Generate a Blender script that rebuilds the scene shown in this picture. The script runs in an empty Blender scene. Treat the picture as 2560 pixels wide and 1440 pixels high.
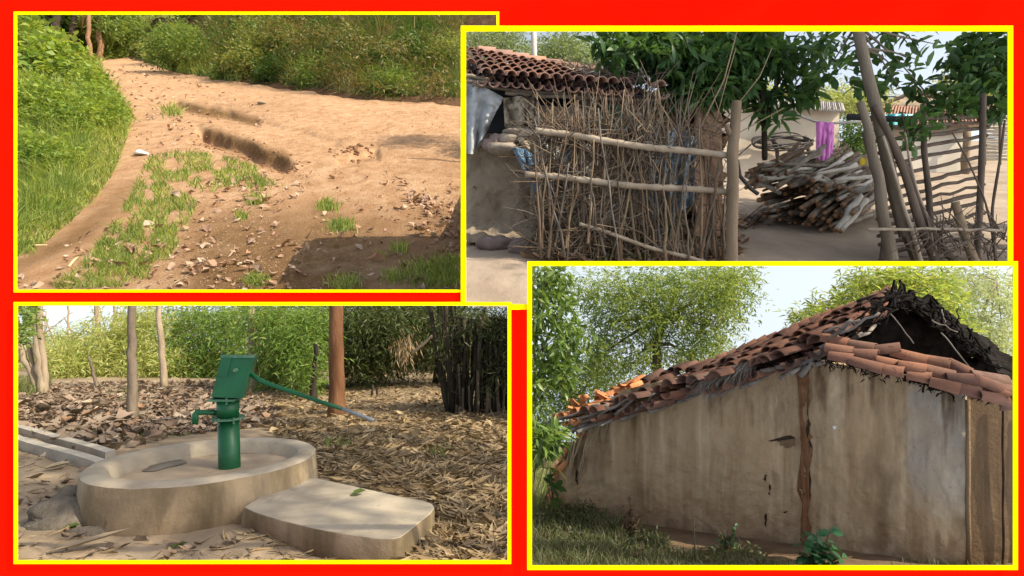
import bpy, math
import numpy as np
from mathutils import Vector

# ------------------------------------------------------------------ camera, sky, sun
SC = bpy.context.scene
COL = SC.collection
F = 1422.2            # focal length in pixels of the 2560 px wide picture
cam_d = bpy.data.cameras.new("camera")
cam_d.sensor_width = 36.0
cam_d.lens = 36.0 * F / 2560.0
cam_d.clip_start = 0.05
cam_d.clip_end = 6000.0
cam = bpy.data.objects.new("camera", cam_d)
COL.objects.link(cam)
cam.location = (0, 0, 0)
cam.rotation_euler = (math.radians(90), 0, 0)
SC.camera = cam

SUN = np.array([0.66, -0.24, 0.66]); SUN /= np.linalg.norm(SUN)
world = bpy.data.worlds.new("World")
SC.world = world
world.use_nodes = True
wn, wl = world.node_tree.nodes, world.node_tree.links
wn.clear()
w_out = wn.new("ShaderNodeOutputWorld")
w_bg = wn.new("ShaderNodeBackground")
w_sky = wn.new("ShaderNodeTexSky")
w_sky.sky_type = 'NISHITA'
w_sky.sun_disc = False
w_sky.sun_elevation = math.asin(SUN[2])
w_sky.sun_rotation = math.atan2(SUN[0], SUN[1])
w_sky.air_density = 1.0
w_sky.dust_density = 2.5
w_sky.ozone_density = 1.0
# the terraces fall away below the eye line, so the sky is continued below the horizon
w_tc = wn.new("ShaderNodeTexCoord")
w_sep = wn.new("ShaderNodeSeparateXYZ")
w_abs = wn.new("ShaderNodeMath"); w_abs.operation = 'ABSOLUTE'
w_cmb = wn.new("ShaderNodeCombineXYZ")
wl.new(w_tc.outputs['Generated'], w_sep.inputs[0])
wl.new(w_sep.outputs[2], w_abs.inputs[0])
w_max = wn.new("ShaderNodeMath"); w_max.operation = 'MAXIMUM'; w_max.inputs[1].default_value = .13
wl.new(w_abs.outputs[0], w_max.inputs[0])
wl.new(w_sep.outputs[0], w_cmb.inputs[0]); wl.new(w_sep.outputs[1], w_cmb.inputs[1]); wl.new(w_max.outputs[0], w_cmb.inputs[2])
wl.new(w_cmb.outputs[0], w_sky.inputs['Vector'])
w_bg.inputs['Strength'].default_value = 0.15
w_hs = wn.new("ShaderNodeHueSaturation"); w_hs.inputs['Saturation'].default_value = .5; w_hs.inputs['Value'].default_value = 1.15   # hazy white sky
wl.new(w_sky.outputs[0], w_hs.inputs['Color'])
wl.new(w_hs.outputs[0], w_bg.inputs['Color'])
wl.new(w_bg.outputs[0], w_out.inputs['Surface'])

sun_d = bpy.data.lights.new("sun", 'SUN')
sun_d.energy = 5.0
sun_d.angle = math.radians(0.53)
sun_d.color = (1.0, 0.89, 0.70)
sun = bpy.data.objects.new("sun", sun_d)
COL.objects.link(sun)
sun.rotation_euler = Vector(-SUN).to_track_quat('-Z', 'Y').to_euler()
sun.location = (40, -10, 40)

SC.view_settings.view_transform = 'Standard'
SC.view_settings.look = 'None'
SC.view_settings.exposure = 0.55
SC.view_settings.gamma = 1.0
SC.cycles.max_bounces = 6
SC.cycles.diffuse_bounces = 3
SC.cycles.transmission_bounces = 4
SC.cycles.caustics_reflective = False
SC.cycles.caustics_refractive = False

# ------------------------------------------------------------------ helpers
rng = np.random.default_rng(11)
A3 = lambda p: np.asarray(p, float)

def nrm(v):
    v = np.asarray(v, float)
    return v / np.maximum(np.linalg.norm(v, axis=-1, keepdims=True), 1e-9)

def at(px, py, Y):
    px, py, Y = np.broadcast_arrays(np.asarray(px, float), np.asarray(py, float), np.asarray(Y, float))
    return np.stack([(px - 1280) / F * Y, Y, (720 - py) / F * Y], -1)

class Gnd:                               # a sloping ground sheet: z = a*Y - h
    def __init__(s, yh, h): s.a = (720 - yh) / F; s.h = h
    def Y(s, py): return s.h / (s.a - (720 - np.asarray(py, float)) / F)
    def p(s, px, py): return at(px, py, s.Y(py))
    def z(s, Y): return s.a * np.asarray(Y, float) - s.h

G1 = Gnd(120, 19.0)
G2 = Gnd(330, 7.5)
G3 = Gnd(850, 1.45)
G4 = Gnd(720 + 0.25 * F, 1.43)

def proj(v):
    return 1280 + F * v[..., 0] / v[..., 1], 720 - F * v[..., 2] / v[..., 1]

def in1(x, y): return (y < 742) & ((x < 1158) | ((y < 71) & (x < 1275)))
def in2(x, y): return (x > 1158) & ((y < 659) | ((x < 1324) & (y < 768))) & ((x > 1262) | (y > 70))
def in3(x, y): return (x < 1300) & (y > np.where(x > 1140, 757, 746))
def in4(x, y): return (x > 1324) & (y > 660)

class MB:
    def __init__(s): s.v = []; s.f = []; s.n = 0
    def add(s, v, faces, m=0):
        v = np.asarray(v, float).reshape(-1, 3)
        for f in (faces if isinstance(faces, list) else [faces]):
            f = np.asarray(f, int)
            if f.ndim == 1: f = f[None]
            s.f.append((f + s.n, m))
        s.v.append(v); s.n += len(v)
        return s
    def tube(s, pts, rad, n=8, m=0, cap=True):
        pts = np.asarray(pts, float); k = len(pts)
        rad = np.broadcast_to(np.asarray(rad, float), (k,))
        t = np.gradient(pts, axis=0); t = nrm(t)
        ref = np.array([0, 0, 1.0]) if abs(t[0][2]) < .9 else np.array([1.0, 0, 0])
        rings = []
        a = np.linspace(0, 2 * np.pi, n, endpoint=False)
        u = nrm(np.cross(t[0], ref))
        for i in range(k):
            u = nrm(u - t[i] * np.dot(u, t[i])); w = np.cross(t[i], u)
            rings.append(pts[i] + rad[i] * (np.cos(a)[:, None] * u + np.sin(a)[:, None] * w))
        v = np.concatenate(rings)
        i, j = np.meshgrid(np.arange(k - 1), np.arange(n), indexing='ij')
        q = np.stack([i * n + j, i * n + (j + 1) % n, (i + 1) * n + (j + 1) % n, (i + 1) * n + j], -1).reshape(-1, 4)
        fs = [q]
        if cap: fs += [np.arange(n)[::-1], np.arange(n) + (k - 1) * n]
        return s.add(v, fs, m)
    def path(s, pts, rad, n=10, m=0, k=28):   # a tube along a smoothed, finely cut path
        pts = np.asarray(pts, float); q = np.linspace(0, len(pts) - 1, k)
        p = np.stack([np.interp(q, np.arange(len(pts)), pts[:, i]) for i in range(3)], -1)
        r = np.interp(q, np.arange(len(pts)), np.broadcast_to(np.asarray(rad, float), (len(pts),)))
        for _ in range(3): p[1:-1] = (p[:-2] + 2 * p[1:-1] + p[2:]) / 4
        r = r * (1 + vnoise(q * 3, q * 0, n + k, 3) * .22)
        return s.tube(p, r, n, m)
    def stick(s, a, b, r0, r1=None, wob=0.0, seg=5, n=7, m=0):
        a, b = A3(a), A3(b); r1 = r0 if r1 is None else r1
        t = np.linspace(0, 1, seg + 1)[:, None]
        p = a + (b - a) * t
        off = rng.normal(0, 1, (seg + 1, 3)) * wob
        off[0] *= .2; off[-1] *= .2
        rr = r0 + (r1 - r0) * t[:, 0]
        return s.tube(p + off, rr * rng.uniform(.9, 1.1, seg + 1), n, m)
    def box(s, c, size, rot=None, m=0):
        h = A3(size) / 2
        v = np.array([[x, y, z] for x in (-1, 1) for y in (-1, 1) for z in (-1, 1)]) * h
        if rot is not None: v = v @ np.asarray(rot).T
        return s.add(v + A3(c), np.array([[0, 1, 3, 2], [4, 6, 7, 5], [0, 4, 5, 1], [2, 3, 7, 6], [0, 2, 6, 4], [1, 5, 7, 3]]), m)
    def slab(s, poly, off, m=0):
        p = np.asarray(poly, float); k = len(p)
        v = np.concatenate([p, p + A3(off)])
        i = np.arange(k); j = (i + 1) % k
        return s.add(v, [i[::-1], i + k, np.stack([i, j, j + k, i + k], -1)], m)
    def grid(s, P, m=0):                 # P: (a, b, 3)
        a, b = P.shape[:2]
        i, j = np.meshgrid(np.arange(a - 1), np.arange(b - 1), indexing='ij')
        q = np.stack([i * b + j, i * b + j + 1, (i + 1) * b + j + 1, (i + 1) * b + j], -1).reshape(-1, 4)
        return s.add(P.reshape(-1, 3), q, m)
    def sheet(s, P, th, m=0):            # a cloth: grid with a real thickness
        d1 = np.gradient(P, axis=0); d2 = np.gradient(P, axis=1)
        n = nrm(np.cross(d1, d2))
        a, b = P.shape[:2]
        Q = P + n * th
        s.grid(P, m); s.grid(Q[::-1], m)
        for e0, e1 in ((P[0], Q[0]), (Q[-1], P[-1]), (Q[:, 0], P[:, 0]), (P[:, -1], Q[:, -1])):
            s.grid(np.stack([e0, e1]), m)
        return s
    def tile(s, p0, p1, r0, r1, up, m=0, th=.16, arc=1.75):
        p0, p1 = A3(p0), A3(p1)
        d = nrm(p1 - p0); side = nrm(np.cross(d, up)); u = np.cross(side, d)
        a = np.linspace(-arc, arc, 9)
        def ring(p, r): return p + r * (np.sin(a)[:, None] * side + np.cos(a)[:, None] * u)
        P = np.stack([ring(p0, r0), ring(p1, r1), ring(p1, r1 * (1 - th)), ring(p0, r0 * (1 - th)), ring(p0, r0)])
        return s.grid(P, m)
    def build(s, name, mats, parent=None, loc=None, smooth=True, keep=None):
        if not isinstance(mats, (list, tuple)): mats = [mats]
        v = np.concatenate(s.v)
        if keep is not None:
            x, y = proj(v); ok = keep(x, y)
            fs = [(f[ok[f].all(1)], m) for f, m in s.f]
        else: fs = s.f
        o3 = ORG[parent.name] if parent is not None else (A3(loc) if loc is not None else np.zeros(3))
        me = bpy.data.meshes.new(name)
        tot = [(f.shape[1], len(f)) for f, m in fs]
        loops = np.concatenate([f.ravel() for f, m in fs]) if fs else np.zeros(0, int)
        sizes = np.concatenate([np.full(n_, k_) for k_, n_ in tot])
        starts = np.concatenate([[0], np.cumsum(sizes)[:-1]])
        used = np.unique(loops); rem = np.zeros(len(v), int); rem[used] = np.arange(len(used))
        v = v[used] - o3; loops = rem[loops]
        me.vertices.add(len(v)); me.vertices.foreach_set('co', v.ravel())
        me.loops.add(len(loops)); me.loops.foreach_set('vertex_index', loops)
        me.polygons.add(len(sizes)); me.polygons.foreach_set('loop_start', starts)
        me.polygons.foreach_set('material_index', np.concatenate([np.full(len(f), m) for f, m in fs]))
        me.polygons.foreach_set('use_smooth', np.full(len(sizes), bool(smooth)))
        for mt in mats: me.materials.append(mt)
        me.update(calc_edges=True)
        o = bpy.data.objects.new(name, me); COL.objects.link(o)
        if parent is not None:
            o.parent = parent; ORG[o.name] = o3
        else:
            o.location = o3; ORG[o.name] = o3
        if smooth == 'auto':
            pass
        return o

ORG = {}
def tag(o, label=None, cat=None, group=None, kind=None):
    if label: o['label'] = label
    if cat: o['category'] = cat
    if group: o['group'] = group
    if kind: o['kind'] = kind
    return o
def thing(name, label, cat, loc, group=None):
    o = bpy.data.objects.new(name, None); COL.objects.link(o)
    o.empty_display_size = .2
    o.location = A3(loc); ORG[o.name] = A3(loc)
    return tag(o, label, cat, group)

def inpoly(x, y, poly):
    poly = np.asarray(poly, float); r = np.zeros(np.shape(x), bool)
    j = len(poly) - 1
    for i in range(len(poly)):
        xi, yi = poly[i]; xj, yj = poly[j]
        c = ((yi > y) != (yj > y)) & (x < (xj - xi) * (y - yi) / ((yj - yi) + 1e-12) + xi)
        r ^= c; j = i
    return r
def scatter(poly, n):
    poly = np.asarray(poly, float); lo, hi = poly.min(0), poly.max(0)
    x = rng.uniform(lo[0], hi[0], n * 3); y = rng.uniform(lo[1], hi[1], n * 3)
    k = inpoly(x, y, poly)
    return x[k][:n], y[k][:n]

def vnoise(x, y, seed=0, oct=4):        # smooth value noise for shaping terrain
    out = 0; amp = 1; tot = 0
    for o in range(oct):
        xi, yi = np.floor(x).astype(int), np.floor(y).astype(int)
        fx, fy = x - xi, y - yi
        fx, fy = fx * fx * (3 - 2 * fx), fy * fy * (3 - 2 * fy)
        h = lambda a, b: np.modf(np.abs(np.sin(a * 127.1 + b * 311.7 + seed * 74.7 + o * 13.3) * 43758.5453))[0]
        out = out + amp * ((h(xi, yi) * (1 - fx) + h(xi + 1, yi) * fx) * (1 - fy) + (h(xi, yi + 1) * (1 - fx) + h(xi + 1, yi + 1) * fx) * fy)
        tot += amp; amp *= .5; x, y = x * 2.03, y * 2.03
    return out / tot - .5

UP = np.array([0, 0, 1.0])
def leaves(mb, c, d, L, W, tilt=.5, fold=.12, droop=.15, fine=False, up=UP, m=0):
    n = len(c); d = nrm(d)
    L = np.broadcast_to(L, (n,))[:, None]; W = np.broadcast_to(W, (n,))[:, None]
    r = up + rng.normal(0, tilt, (n, 3))
    sd = nrm(np.cross(d, r)); nn = np.cross(sd, d)
    if not fine:
        v = np.stack([c, c + d * L * .42 + sd * W * .5 + nn * fold * W, c + d * L - nn * droop * L, c + d * L * .42 - sd * W * .5 + nn * fold * W], 1)
        return mb.add(v, np.arange(4 * n).reshape(n, 4), m)
    m1 = c + d * L * .3 + nn * 0; m2 = c + d * L * .68 - nn * droop * .4 * L
    v = np.stack([c, m1 + sd * W * .42 + nn * fold * W, m2 + sd * W * .45 + nn * fold * W, c + d * L - nn * droop * L,
                  m2 - sd * W * .45 + nn * fold * W, m1 - sd * W * .42 + nn * fold * W, m1, m2], 1)
    b = np.arange(n)[:, None] * 8
    return mb.add(v, [b + np.array([[0, 1, 6]]), b + np.array([[1, 2, 7, 6]]), b + np.array([[2, 3, 7]]),
                      b + np.array([[0, 6, 5]]), b + np.array([[6, 7, 4, 5]]), b + np.array([[7, 3, 4]])], m)

def blob_pts(blobs, n, shell=2.2):
    b = np.asarray(blobs, float)
    w = b[:, 3] * b[:, 4]; k = rng.choice(len(b), n, p=w / w.sum())
    dd = nrm(rng.normal(size=(n, 3))); rr = rng.uniform(0, 1, (n, 1)) ** (1 / shell)
    o = dd * rr; B = b[k]
    Y = B[:, 2] * (1 + o[:, 1] * B[:, 5])
    return at(B[:, 0] + o[:, 0] * B[:, 3], B[:, 1] - o[:, 2] * B[:, 4], Y), o, Y

def crown(mb, blobs, n, per, Lpx, Wr=.3, spread=.5, droop=.3, tilt=.6, fine=False, shell=2.2, m=0, Lref=None):
    # blobs: (px, py, Y, rx_px, ry_px, depth ratio); leaf length given in picture pixels at the blob
    c, o, Y = blob_pts(blobs, n, shell)
    cc = np.repeat(c, per, 0); oo = np.repeat(o, per, 0); YY = np.repeat(Y, per)
    L = Lpx * YY / F * rng.uniform(.6, 1.25, len(YY))
    if fine or per < 4:
        d = nrm(rng.normal(size=(len(YY), 3)) + oo * .6 - UP * droop)
        cc = cc + rng.normal(0, 1, cc.shape) * (L * spread)[:, None]
    else:                                # leaves set in two rows along a twig
        ax = np.repeat(nrm(rng.normal(0, .6, (n, 3)) + o * .9 - UP * droop), per, 0)
        t = np.tile(np.linspace(0, 1, per), n) * per * .32
        sd = nrm(np.cross(ax, UP + rng.normal(0, .4, ax.shape))) * np.where(np.arange(len(YY)) % 2, 1, -1)[:, None]
        cc = cc + ax * (t * L)[:, None] * (.5 + spread) - UP * (t * t * L * .08)[:, None] + rng.normal(0, 1, cc.shape) * (L * .18)[:, None]
        d = nrm(ax * .75 + sd + rng.normal(0, .3, ax.shape))
    return leaves(mb, cc, d, L, L * Wr * rng.uniform(.8, 1.2, len(YY)), tilt, fine=fine, m=m)

def grass(mb, b, H, W, lean=.35, m=0, curve=.5, updir=UP):
    n = len(b); H = np.broadcast_to(H, (n,))[:, None]; W = np.broadcast_to(W, (n,))[:, None]
    a = rng.uniform(0, 2 * np.pi, n); ld = np.stack([np.cos(a), np.sin(a), np.zeros(n)], -1)
    l = np.abs(rng.normal(0, lean, (n, 1)))
    a2 = rng.uniform(0, np.pi, n); sd = np.stack([np.cos(a2), np.sin(a2) * .4, np.zeros(n)], -1) * W * .5
    p1 = b + updir * H * .55 + ld * H * l * .45; p2 = b + updir * H * (1 - .25 * np.minimum(l, 1.5) * curve) + ld * H * l * 1.3
    v = np.stack([b - sd, b + sd, p1 + sd * .8, p1 - sd * .8, p2], 1)
    k = np.arange(n)[:, None] * 5
    return mb.add(v, [k + np.array([[0, 1, 2, 3]]), k + np.array([[3, 2, 4]])], m)

def groundgrid(G, px, py, disp=None, keep=None):
    X, Yp = np.meshgrid(px, py)
    P = G.p(X, Yp)
    if disp is not None: P[..., 2] += disp(X, Yp, P)
    mb = MB(); mb.grid(P)
    return mb, P

# ------------------------------------------------------------------ materials
def newmat(name):
    m = bpy.data.materials.new(name); m.use_nodes = True
    nt = m.node_tree; nt.nodes.clear()
    o = nt.nodes.new("ShaderNodeOutputMaterial")
    return m, nt, o
def ramp(nt, fac, stops, interp='LINEAR'):
    r = nt.nodes.new("ShaderNodeValToRGB"); r.color_ramp.interpolation = interp
    e = r.color_ramp.elements
    while len(e) < len(stops): e.new(.5)
    for i, (p, c) in enumerate(stops): e[i].position = p; e[i].color = (*c, 1)
    nt.links.new(fac, r.inputs[0]); return r.outputs[0]
def noise(nt, vec, scale, detail=6, rough=.6, dist=0.0):
    n = nt.nodes.new("ShaderNodeTexNoise"); n.inputs['Scale'].default_value = scale
    n.inputs['Detail'].default_value = detail; n.inputs['Roughness'].default_value = rough; n.inputs['Distortion'].default_value = dist
    nt.links.new(vec, n.inputs['Vector']); return n.outputs['Fac']
def mapped(nt, sc=(1, 1, 1), rot=(0, 0, 0)):
    t = nt.nodes.new("ShaderNodeTexCoord"); mp = nt.nodes.new("ShaderNodeMapping")
    mp.inputs['Scale'].default_value = sc; mp.inputs['Rotation'].default_value = rot
    nt.links.new(t.outputs['Object'], mp.inputs[0]); return mp.outputs[0]
def mix(nt, fac, a, b, mode='MIX'):
    n = nt.nodes.new("ShaderNodeMix"); n.data_type = 'RGBA'; n.blend_type = mode
    for s, x in ((0, fac), (6, a), (7, b)):
        if hasattr(x, 'is_output'): nt.links.new(x, n.inputs[s])
        elif s == 0: n.inputs[0].default_value = x
        else: n.inputs[s].default_value = (*x, 1)
    return n.outputs[2]
def island(nt): return nt.nodes.new("ShaderNodeNewGeometry").outputs['Random Per Island']

def mat(name, stops, scale=4, detail=8, rough=.85, bump=.3, bscale=None, sc=(1, 1, 1), speck=None, isl=None, spec=.25, dist=.0, bdist=.02, metal=0, stain=None):
    m, nt, o = newmat(name)
    b = nt.nodes.new("ShaderNodeBsdfPrincipled")
    v = mapped(nt, sc)
    c = ramp(nt, noise(nt, v, scale, detail, dist=dist), stops)
    if isl: c = mix(nt, isl[0], c, ramp(nt, island(nt), isl[1]))
    if speck:                              # (scale, threshold, colour)
        f = ramp(nt, noise(nt, v, speck[0], 3, .7), [(speck[1], (0, 0, 0)), (min(speck[1] + .06, 1), (1, 1, 1))])
        c = mix(nt, f, c, speck[2])
    if stain:                              # (scale, stretch, threshold, colour, amount)
        f = ramp(nt, noise(nt, mapped(nt, stain[1]), stain[0], 7, .65, .4), [(stain[2], (0, 0, 0)), (stain[2] + .2, (stain[4],) * 3)])
        c = mix(nt, f, c, stain[3])
    nt.links.new(c, b.inputs['Base Color'])
    b.inputs['Roughness'].default_value = rough; b.inputs['Specular IOR Level'].default_value = spec; b.inputs['Metallic'].default_value = metal
    if bump:
        bn = nt.nodes.new("ShaderNodeBump"); bn.inputs['Strength'].default_value = bump; bn.inputs['Distance'].default_value = bdist
        nt.links.new(noise(nt, v, bscale or scale * 4, 8, .65), bn.inputs['Height'])
        nt.links.new(bn.outputs[0], b.inputs['Normal'])
    nt.links.new(b.outputs[0], o.inputs[0])
    return m
def leafmat(name, cols, trans=.35, rough=.5, spec=.3, big=None):
    m, nt, o = newmat(name)
    st = [(i / max(len(cols) - 1, 1), c) for i, c in enumerate(cols)]
    c = ramp(nt, island(nt), st)
    if big:                                # (scale, colour, amount): patches of another leaf colour through a stand
        f = ramp(nt, noise(nt, mapped(nt), big[0], 3), [(.45, (0, 0, 0)), (.6, (1, 1, 1))])
        g = nt.nodes.new("ShaderNodeMath"); g.operation = 'MULTIPLY'; g.inputs[1].default_value = big[2]; nt.links.new(f, g.inputs[0])
        c = mix(nt, g.outputs[0], c, big[1])
    b = nt.nodes.new("ShaderNodeBsdfPrincipled"); t = nt.nodes.new("ShaderNodeBsdfTranslucent"); x = nt.nodes.new("ShaderNodeMixShader")
    nt.links.new(c, b.inputs['Base Color']); b.inputs['Roughness'].default_value = rough; b.inputs['Specular IOR Level'].default_value = spec
    c2 = mix(nt, 1.0, c, (1.35, 1.25, .7), 'MULTIPLY')
    nt.links.new(c2, t.inputs['Color']); x.inputs[0].default_value = trans
    nt.links.new(b.outputs[0], x.inputs[1]); nt.links.new(t.outputs[0], x.inputs[2]); nt.links.new(x.outputs[0], o.inputs[0])
    return m
def barkmat(name, dark, light, scale=1.0, rough=.9):
    return mat(name, [(.3, dark), (.7, light)], scale=3 * scale, sc=(1, 1, .25), rough=rough, bump=.9, bscale=9 * scale, spec=.1, bdist=.05 / scale)

# ------------------------------------------------------------------ the red display wall with four yellow framed openings
BY = 2.8
red = mat('red_paint', [(0, (.93, .006, .001)), (1, (.94, .007, .001))], bump=0, rough=1, spec=0)
yel = mat('yellow_paint', [(0, (.98, .86, .0015)), (1, (.98, .88, .0015))], bump=0, rough=1, spec=0)
OPEN = [(41, 36, 1241, 724), (1165, 78, 2520, 760), (43, 764, 1269, 1401), (1330, 665, 2533, 1414)]
OPEN = [(a - 4, b - 4, c + 4, d + 4) for a, b, c, d in OPEN]
xs = sorted({-160, 2720} | {v for o in OPEN for v in (o[0], o[2])})
ys = sorted({-40, 1560} | {v for o in OPEN for v in (o[1], o[3])})
board = thing('display_wall', 'flat red display wall with four yellow framed openings onto village scenes', 'display wall', at(1280, 1560, BY))
mb = MB()
def isopen(cx, cy): return any(o[0] < cx < o[2] and o[1] < cy < o[3] for o in OPEN)
solid = np.array([[not isopen((xs[i] + xs[i + 1]) / 2, (ys[j] + ys[j + 1]) / 2) for j in range(len(ys) - 1)] for i in range(len(xs) - 1)])
TH = .006
for i in range(len(xs) - 1):
    for j in range(len(ys) - 1):
        if not solid[i, j]: continue
        x0, x1, y0, y1 = xs[i], xs[i + 1], ys[j], ys[j + 1]
        q = at([x0, x1, x1, x0], [y0, y0, y1, y1], BY)
        mb.add(q, [[3, 2, 1, 0]]); mb.add(q + [0, TH, 0], [[0, 1, 2, 3]])
        for (di, dj, a, b) in ((-1, 0, 0, 3), (1, 0, 1, 2), (0, -1, 0, 1), (0, 1, 3, 2)):
            ii, jj = i + di, j + dj
            if 0 <= ii < solid.shape[0] and 0 <= jj < solid.shape[1] and solid[ii, jj]: continue
            mb.add(np.stack([q[a], q[b], q[b] + [0, TH, 0], q[a] + [0, TH, 0]]), [[0, 1, 2, 3]])
mb.build('panel', red, board, smooth=False)
def frame(bars, lift, label):
    mb = MB()
    Yb = BY - lift
    for (x0, y0, x1, y1) in bars:
        k = Yb                             # bars lie just proud of the red panel
        q = at([x0, x1, x1, x0], [y0, y0, y1, y1], k)
        mb.slab(q, (0, .004, 0))
    o = mb.build('frame', yel, board, smooth=False); o['label'] = label
frame([(34, 29, 1248, 36), (34, 36, 41, 724), (34, 724, 1153, 731), (1241, 36, 1248, 65)], .006, 'thin yellow frame around the dirt road opening')
frame([(1152, 64, 2533, 78), (1152, 78, 1165, 756), (2520, 78, 2533, 654), (1278, 760, 1319, 774)], .012, 'thick yellow frame around the village yard opening')
frame([(34, 755, 1278, 764), (34, 764, 43, 1401), (34, 1401, 1278, 1410), (1269, 764, 1278, 1401)], .018, 'yellow frame around the hand pump opening')
frame([(1318, 653, 2545, 665), (1318, 665, 1330, 1414), (1318, 1414, 2545, 1425), (2533, 665, 2545, 1414)], .024, 'yellow frame around the ruined hut opening')

# ================================================================== dirt road between grassy banks
S1 = 19.0 / 1.5                           # size of a metre in this terrace
BANK = np.array([(348, 128), (362, 150), (400, 170), (440, 182), (520, 196), (560, 203), (640, 214), (760, 232), (880, 256), (960, 262), (1060, 262), (1160, 268), (1400, 290)])
VERGE = np.array([(312, 128), (306, 138), (262, 150), (232, 165), (250, 200), (285, 240), (322, 285), (318, 340), (300, 390), (280, 440), (230, 500), (165, 565), (110, 605), (41, 640), (-250, 760)])
def bank_y(px): return np.interp(px, BANK[:, 0], BANK[:, 1])
def verge_x(py): return np.interp(py, VERGE[1:, 1], VERGE[1:, 0])
def seg(px, py, a, b):
    a, b = A3(a), A3(b); d = b - a; L = np.linalg.norm(d); d /= L
    t = ((px - a[0]) * d[0] + (py - a[1]) * d[1]) / L
    return t, (px - a[0]) * -d[1] + (py - a[1]) * d[0]
def sm(x, a, b):
    t = np.clip((x - a) / (b - a), 0, 1); return t * t * (3 - 2 * t)
def disp1(px, py, P):
    pix = P[..., 1] / F
    x, y = P[..., 0] / S1, P[..., 1] / S1
    z = vnoise(x * .9, y * .45, 3, 5) * 10 + vnoise(x * 5, y * 2.5, 5, 4) * 3.4
    for a, b, dep, wd in (((500, 318), (728, 400), 30, 36), ((440, 252), (655, 300), 13, 22), ((470, 345), (640, 412), 7, 14), ((840, 392), (945, 372), 14, 26), ((660, 300), (850, 350), 6, 24)):
        t, d = seg(px, py, a, b)
        d = d + vnoise(px * .018, py * .03, 9, 2) * 16 + vnoise(px * .045, py * .09, 4, 3) * 4
        along = sm(t, -.04, .06) * (1 - sm(t, .92, 1.08))
        prof = sm(d, -2, 4) * (1 - sm(d, wd * .35, wd * 1.25))
        z = z - dep * along * prof
        z = z + dep * .22 * along * np.exp(-((d + 10) / 9) ** 2)
    z = z + 16 * np.exp(-(((px - 760) / 170) ** 2 + ((py - 268) / 20) ** 2))
    z = z + 10 * sm(verge_x(py) - px, -12, 60)
    return z * pix * (.08 + .92 * sm(py, 135, 200))
m_road = None
m, nt, o = newmat('orange_brown_earth'); m_road = m
b = nt.nodes.new("ShaderNodeBsdfPrincipled"); v = mapped(nt, (1, .45, 1))
big = noise(nt, v, .045, 5, .6)
at_n = nt.nodes.new("ShaderNodeAttribute"); at_n.attribute_name = 'damp'  # damp soil, plus shade painted along the ruts
dry = ramp(nt, noise(nt, v, .5, 9, .65), [(.2, (.25, .135, .065)), (.45, (.44, .255, .135)), (.62, (.53, .335, .195)), (.8, (.62, .43, .275))])
wet = ramp(nt, noise(nt, v, .8, 9, .7), [(.25, (.13, .072, .028)), (.6, (.235, .135, .06)), (.85, (.33, .20, .10))])
f = nt.nodes.new("ShaderNodeMath"); f.operation = 'MULTIPLY_ADD'; f.inputs[1].default_value = 1.4; nt.links.new(big, f.inputs[0])
f2 = nt.nodes.new("ShaderNodeMath"); f2.operation = 'SUBTRACT'; f2.inputs[1].default_value = .7; nt.links.new(at_n.outputs['Fac'], f2.inputs[0])
nt.links.new(f2.outputs[0], f.inputs[2]); f.use_clamp = True
c = mix(nt, f.outputs[0], dry, wet)
grit = ramp(nt, noise(nt, v, 3.2, 4, .8), [(.60, (0, 0, 0)), (.68, (1, 1, 1))])
c = mix(nt, grit, c, (.33, .21, .13))
blot = ramp(nt, noise(nt, v, .28, 8, .72, .6), [(.54, (0, 0, 0)), (.70, (.5, .5, .5))]); c = mix(nt, blot, c, (.22, .12, .06))
pale = ramp(nt, noise(nt, mapped(nt, (.6, .25, 1), (0, 0, .5)), .22, 7, .7), [(.55, (0, 0, 0)), (.72, (.6, .6, .6))]); c = mix(nt, pale, c, (.56, .40, .24))
nt.links.new(c, b.inputs['Base Color']); b.inputs['Roughness'].default_value = .95; b.inputs['Specular IOR Level'].default_value = .1
bn = nt.nodes.new("ShaderNodeBump"); bn.inputs['Strength'].default_value = 1.0; bn.inputs['Distance'].default_value = .7
nt.links.new(noise(nt, v, 1.3, 12, .8), bn.inputs['Height']); nt.links.new(bn.outputs[0], b.inputs['Normal']); nt.links.new(b.outputs[0], o.inputs[0])

px1 = np.linspace(-240, 1420, 560); py1 = np.concatenate([np.linspace(126, 200, 60)[:-1], np.linspace(200, 760, 260)])
mb, P1g = groundgrid(G1, px1, py1, disp1)
road = mb.build('dirt_road', m_road, keep=in1)
tag(road, 'rutted orange earth road climbing away between grassy verges', 'road', kind='structure')
co = np.empty(len(road.data.vertices) * 3); road.data.vertices.foreach_get('co', co); co = co.reshape(-1, 3)
qx, qy = proj(co)
damp_shade = sm(qy, 470, 600) * sm(qx, 380, 560) * (1 - .55 * sm(qx, 760, 1000))
damp_shade = np.maximum(damp_shade, .75 * np.exp(-((qx - verge_x(qy) - 60) / 45) ** 2) * sm(qy, 440, 500))
for a_, b_, w_ in (((510, 330), (725, 405), 22), ((440, 258), (650, 305), 12)):
    t, d = seg(qx, qy, a_, b_)
    damp_shade = np.maximum(damp_shade, 1.15 * sm(t, -.03, .05) * (1 - sm(t, .95, 1.05)) * np.exp(-((d - 4) / w_) ** 2))  # shade of the rut walls painted in as dark soil
att = road.data.attributes.new('damp', 'FLOAT', 'POINT'); att.data.foreach_set('value', damp_shade)
def g1(px, py, lift=0):
    P = G1.p(px, py); P[..., 2] += disp1(np.asarray(px, float), np.asarray(py, float), P) + lift * P[..., 1] / F
    return P

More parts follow.
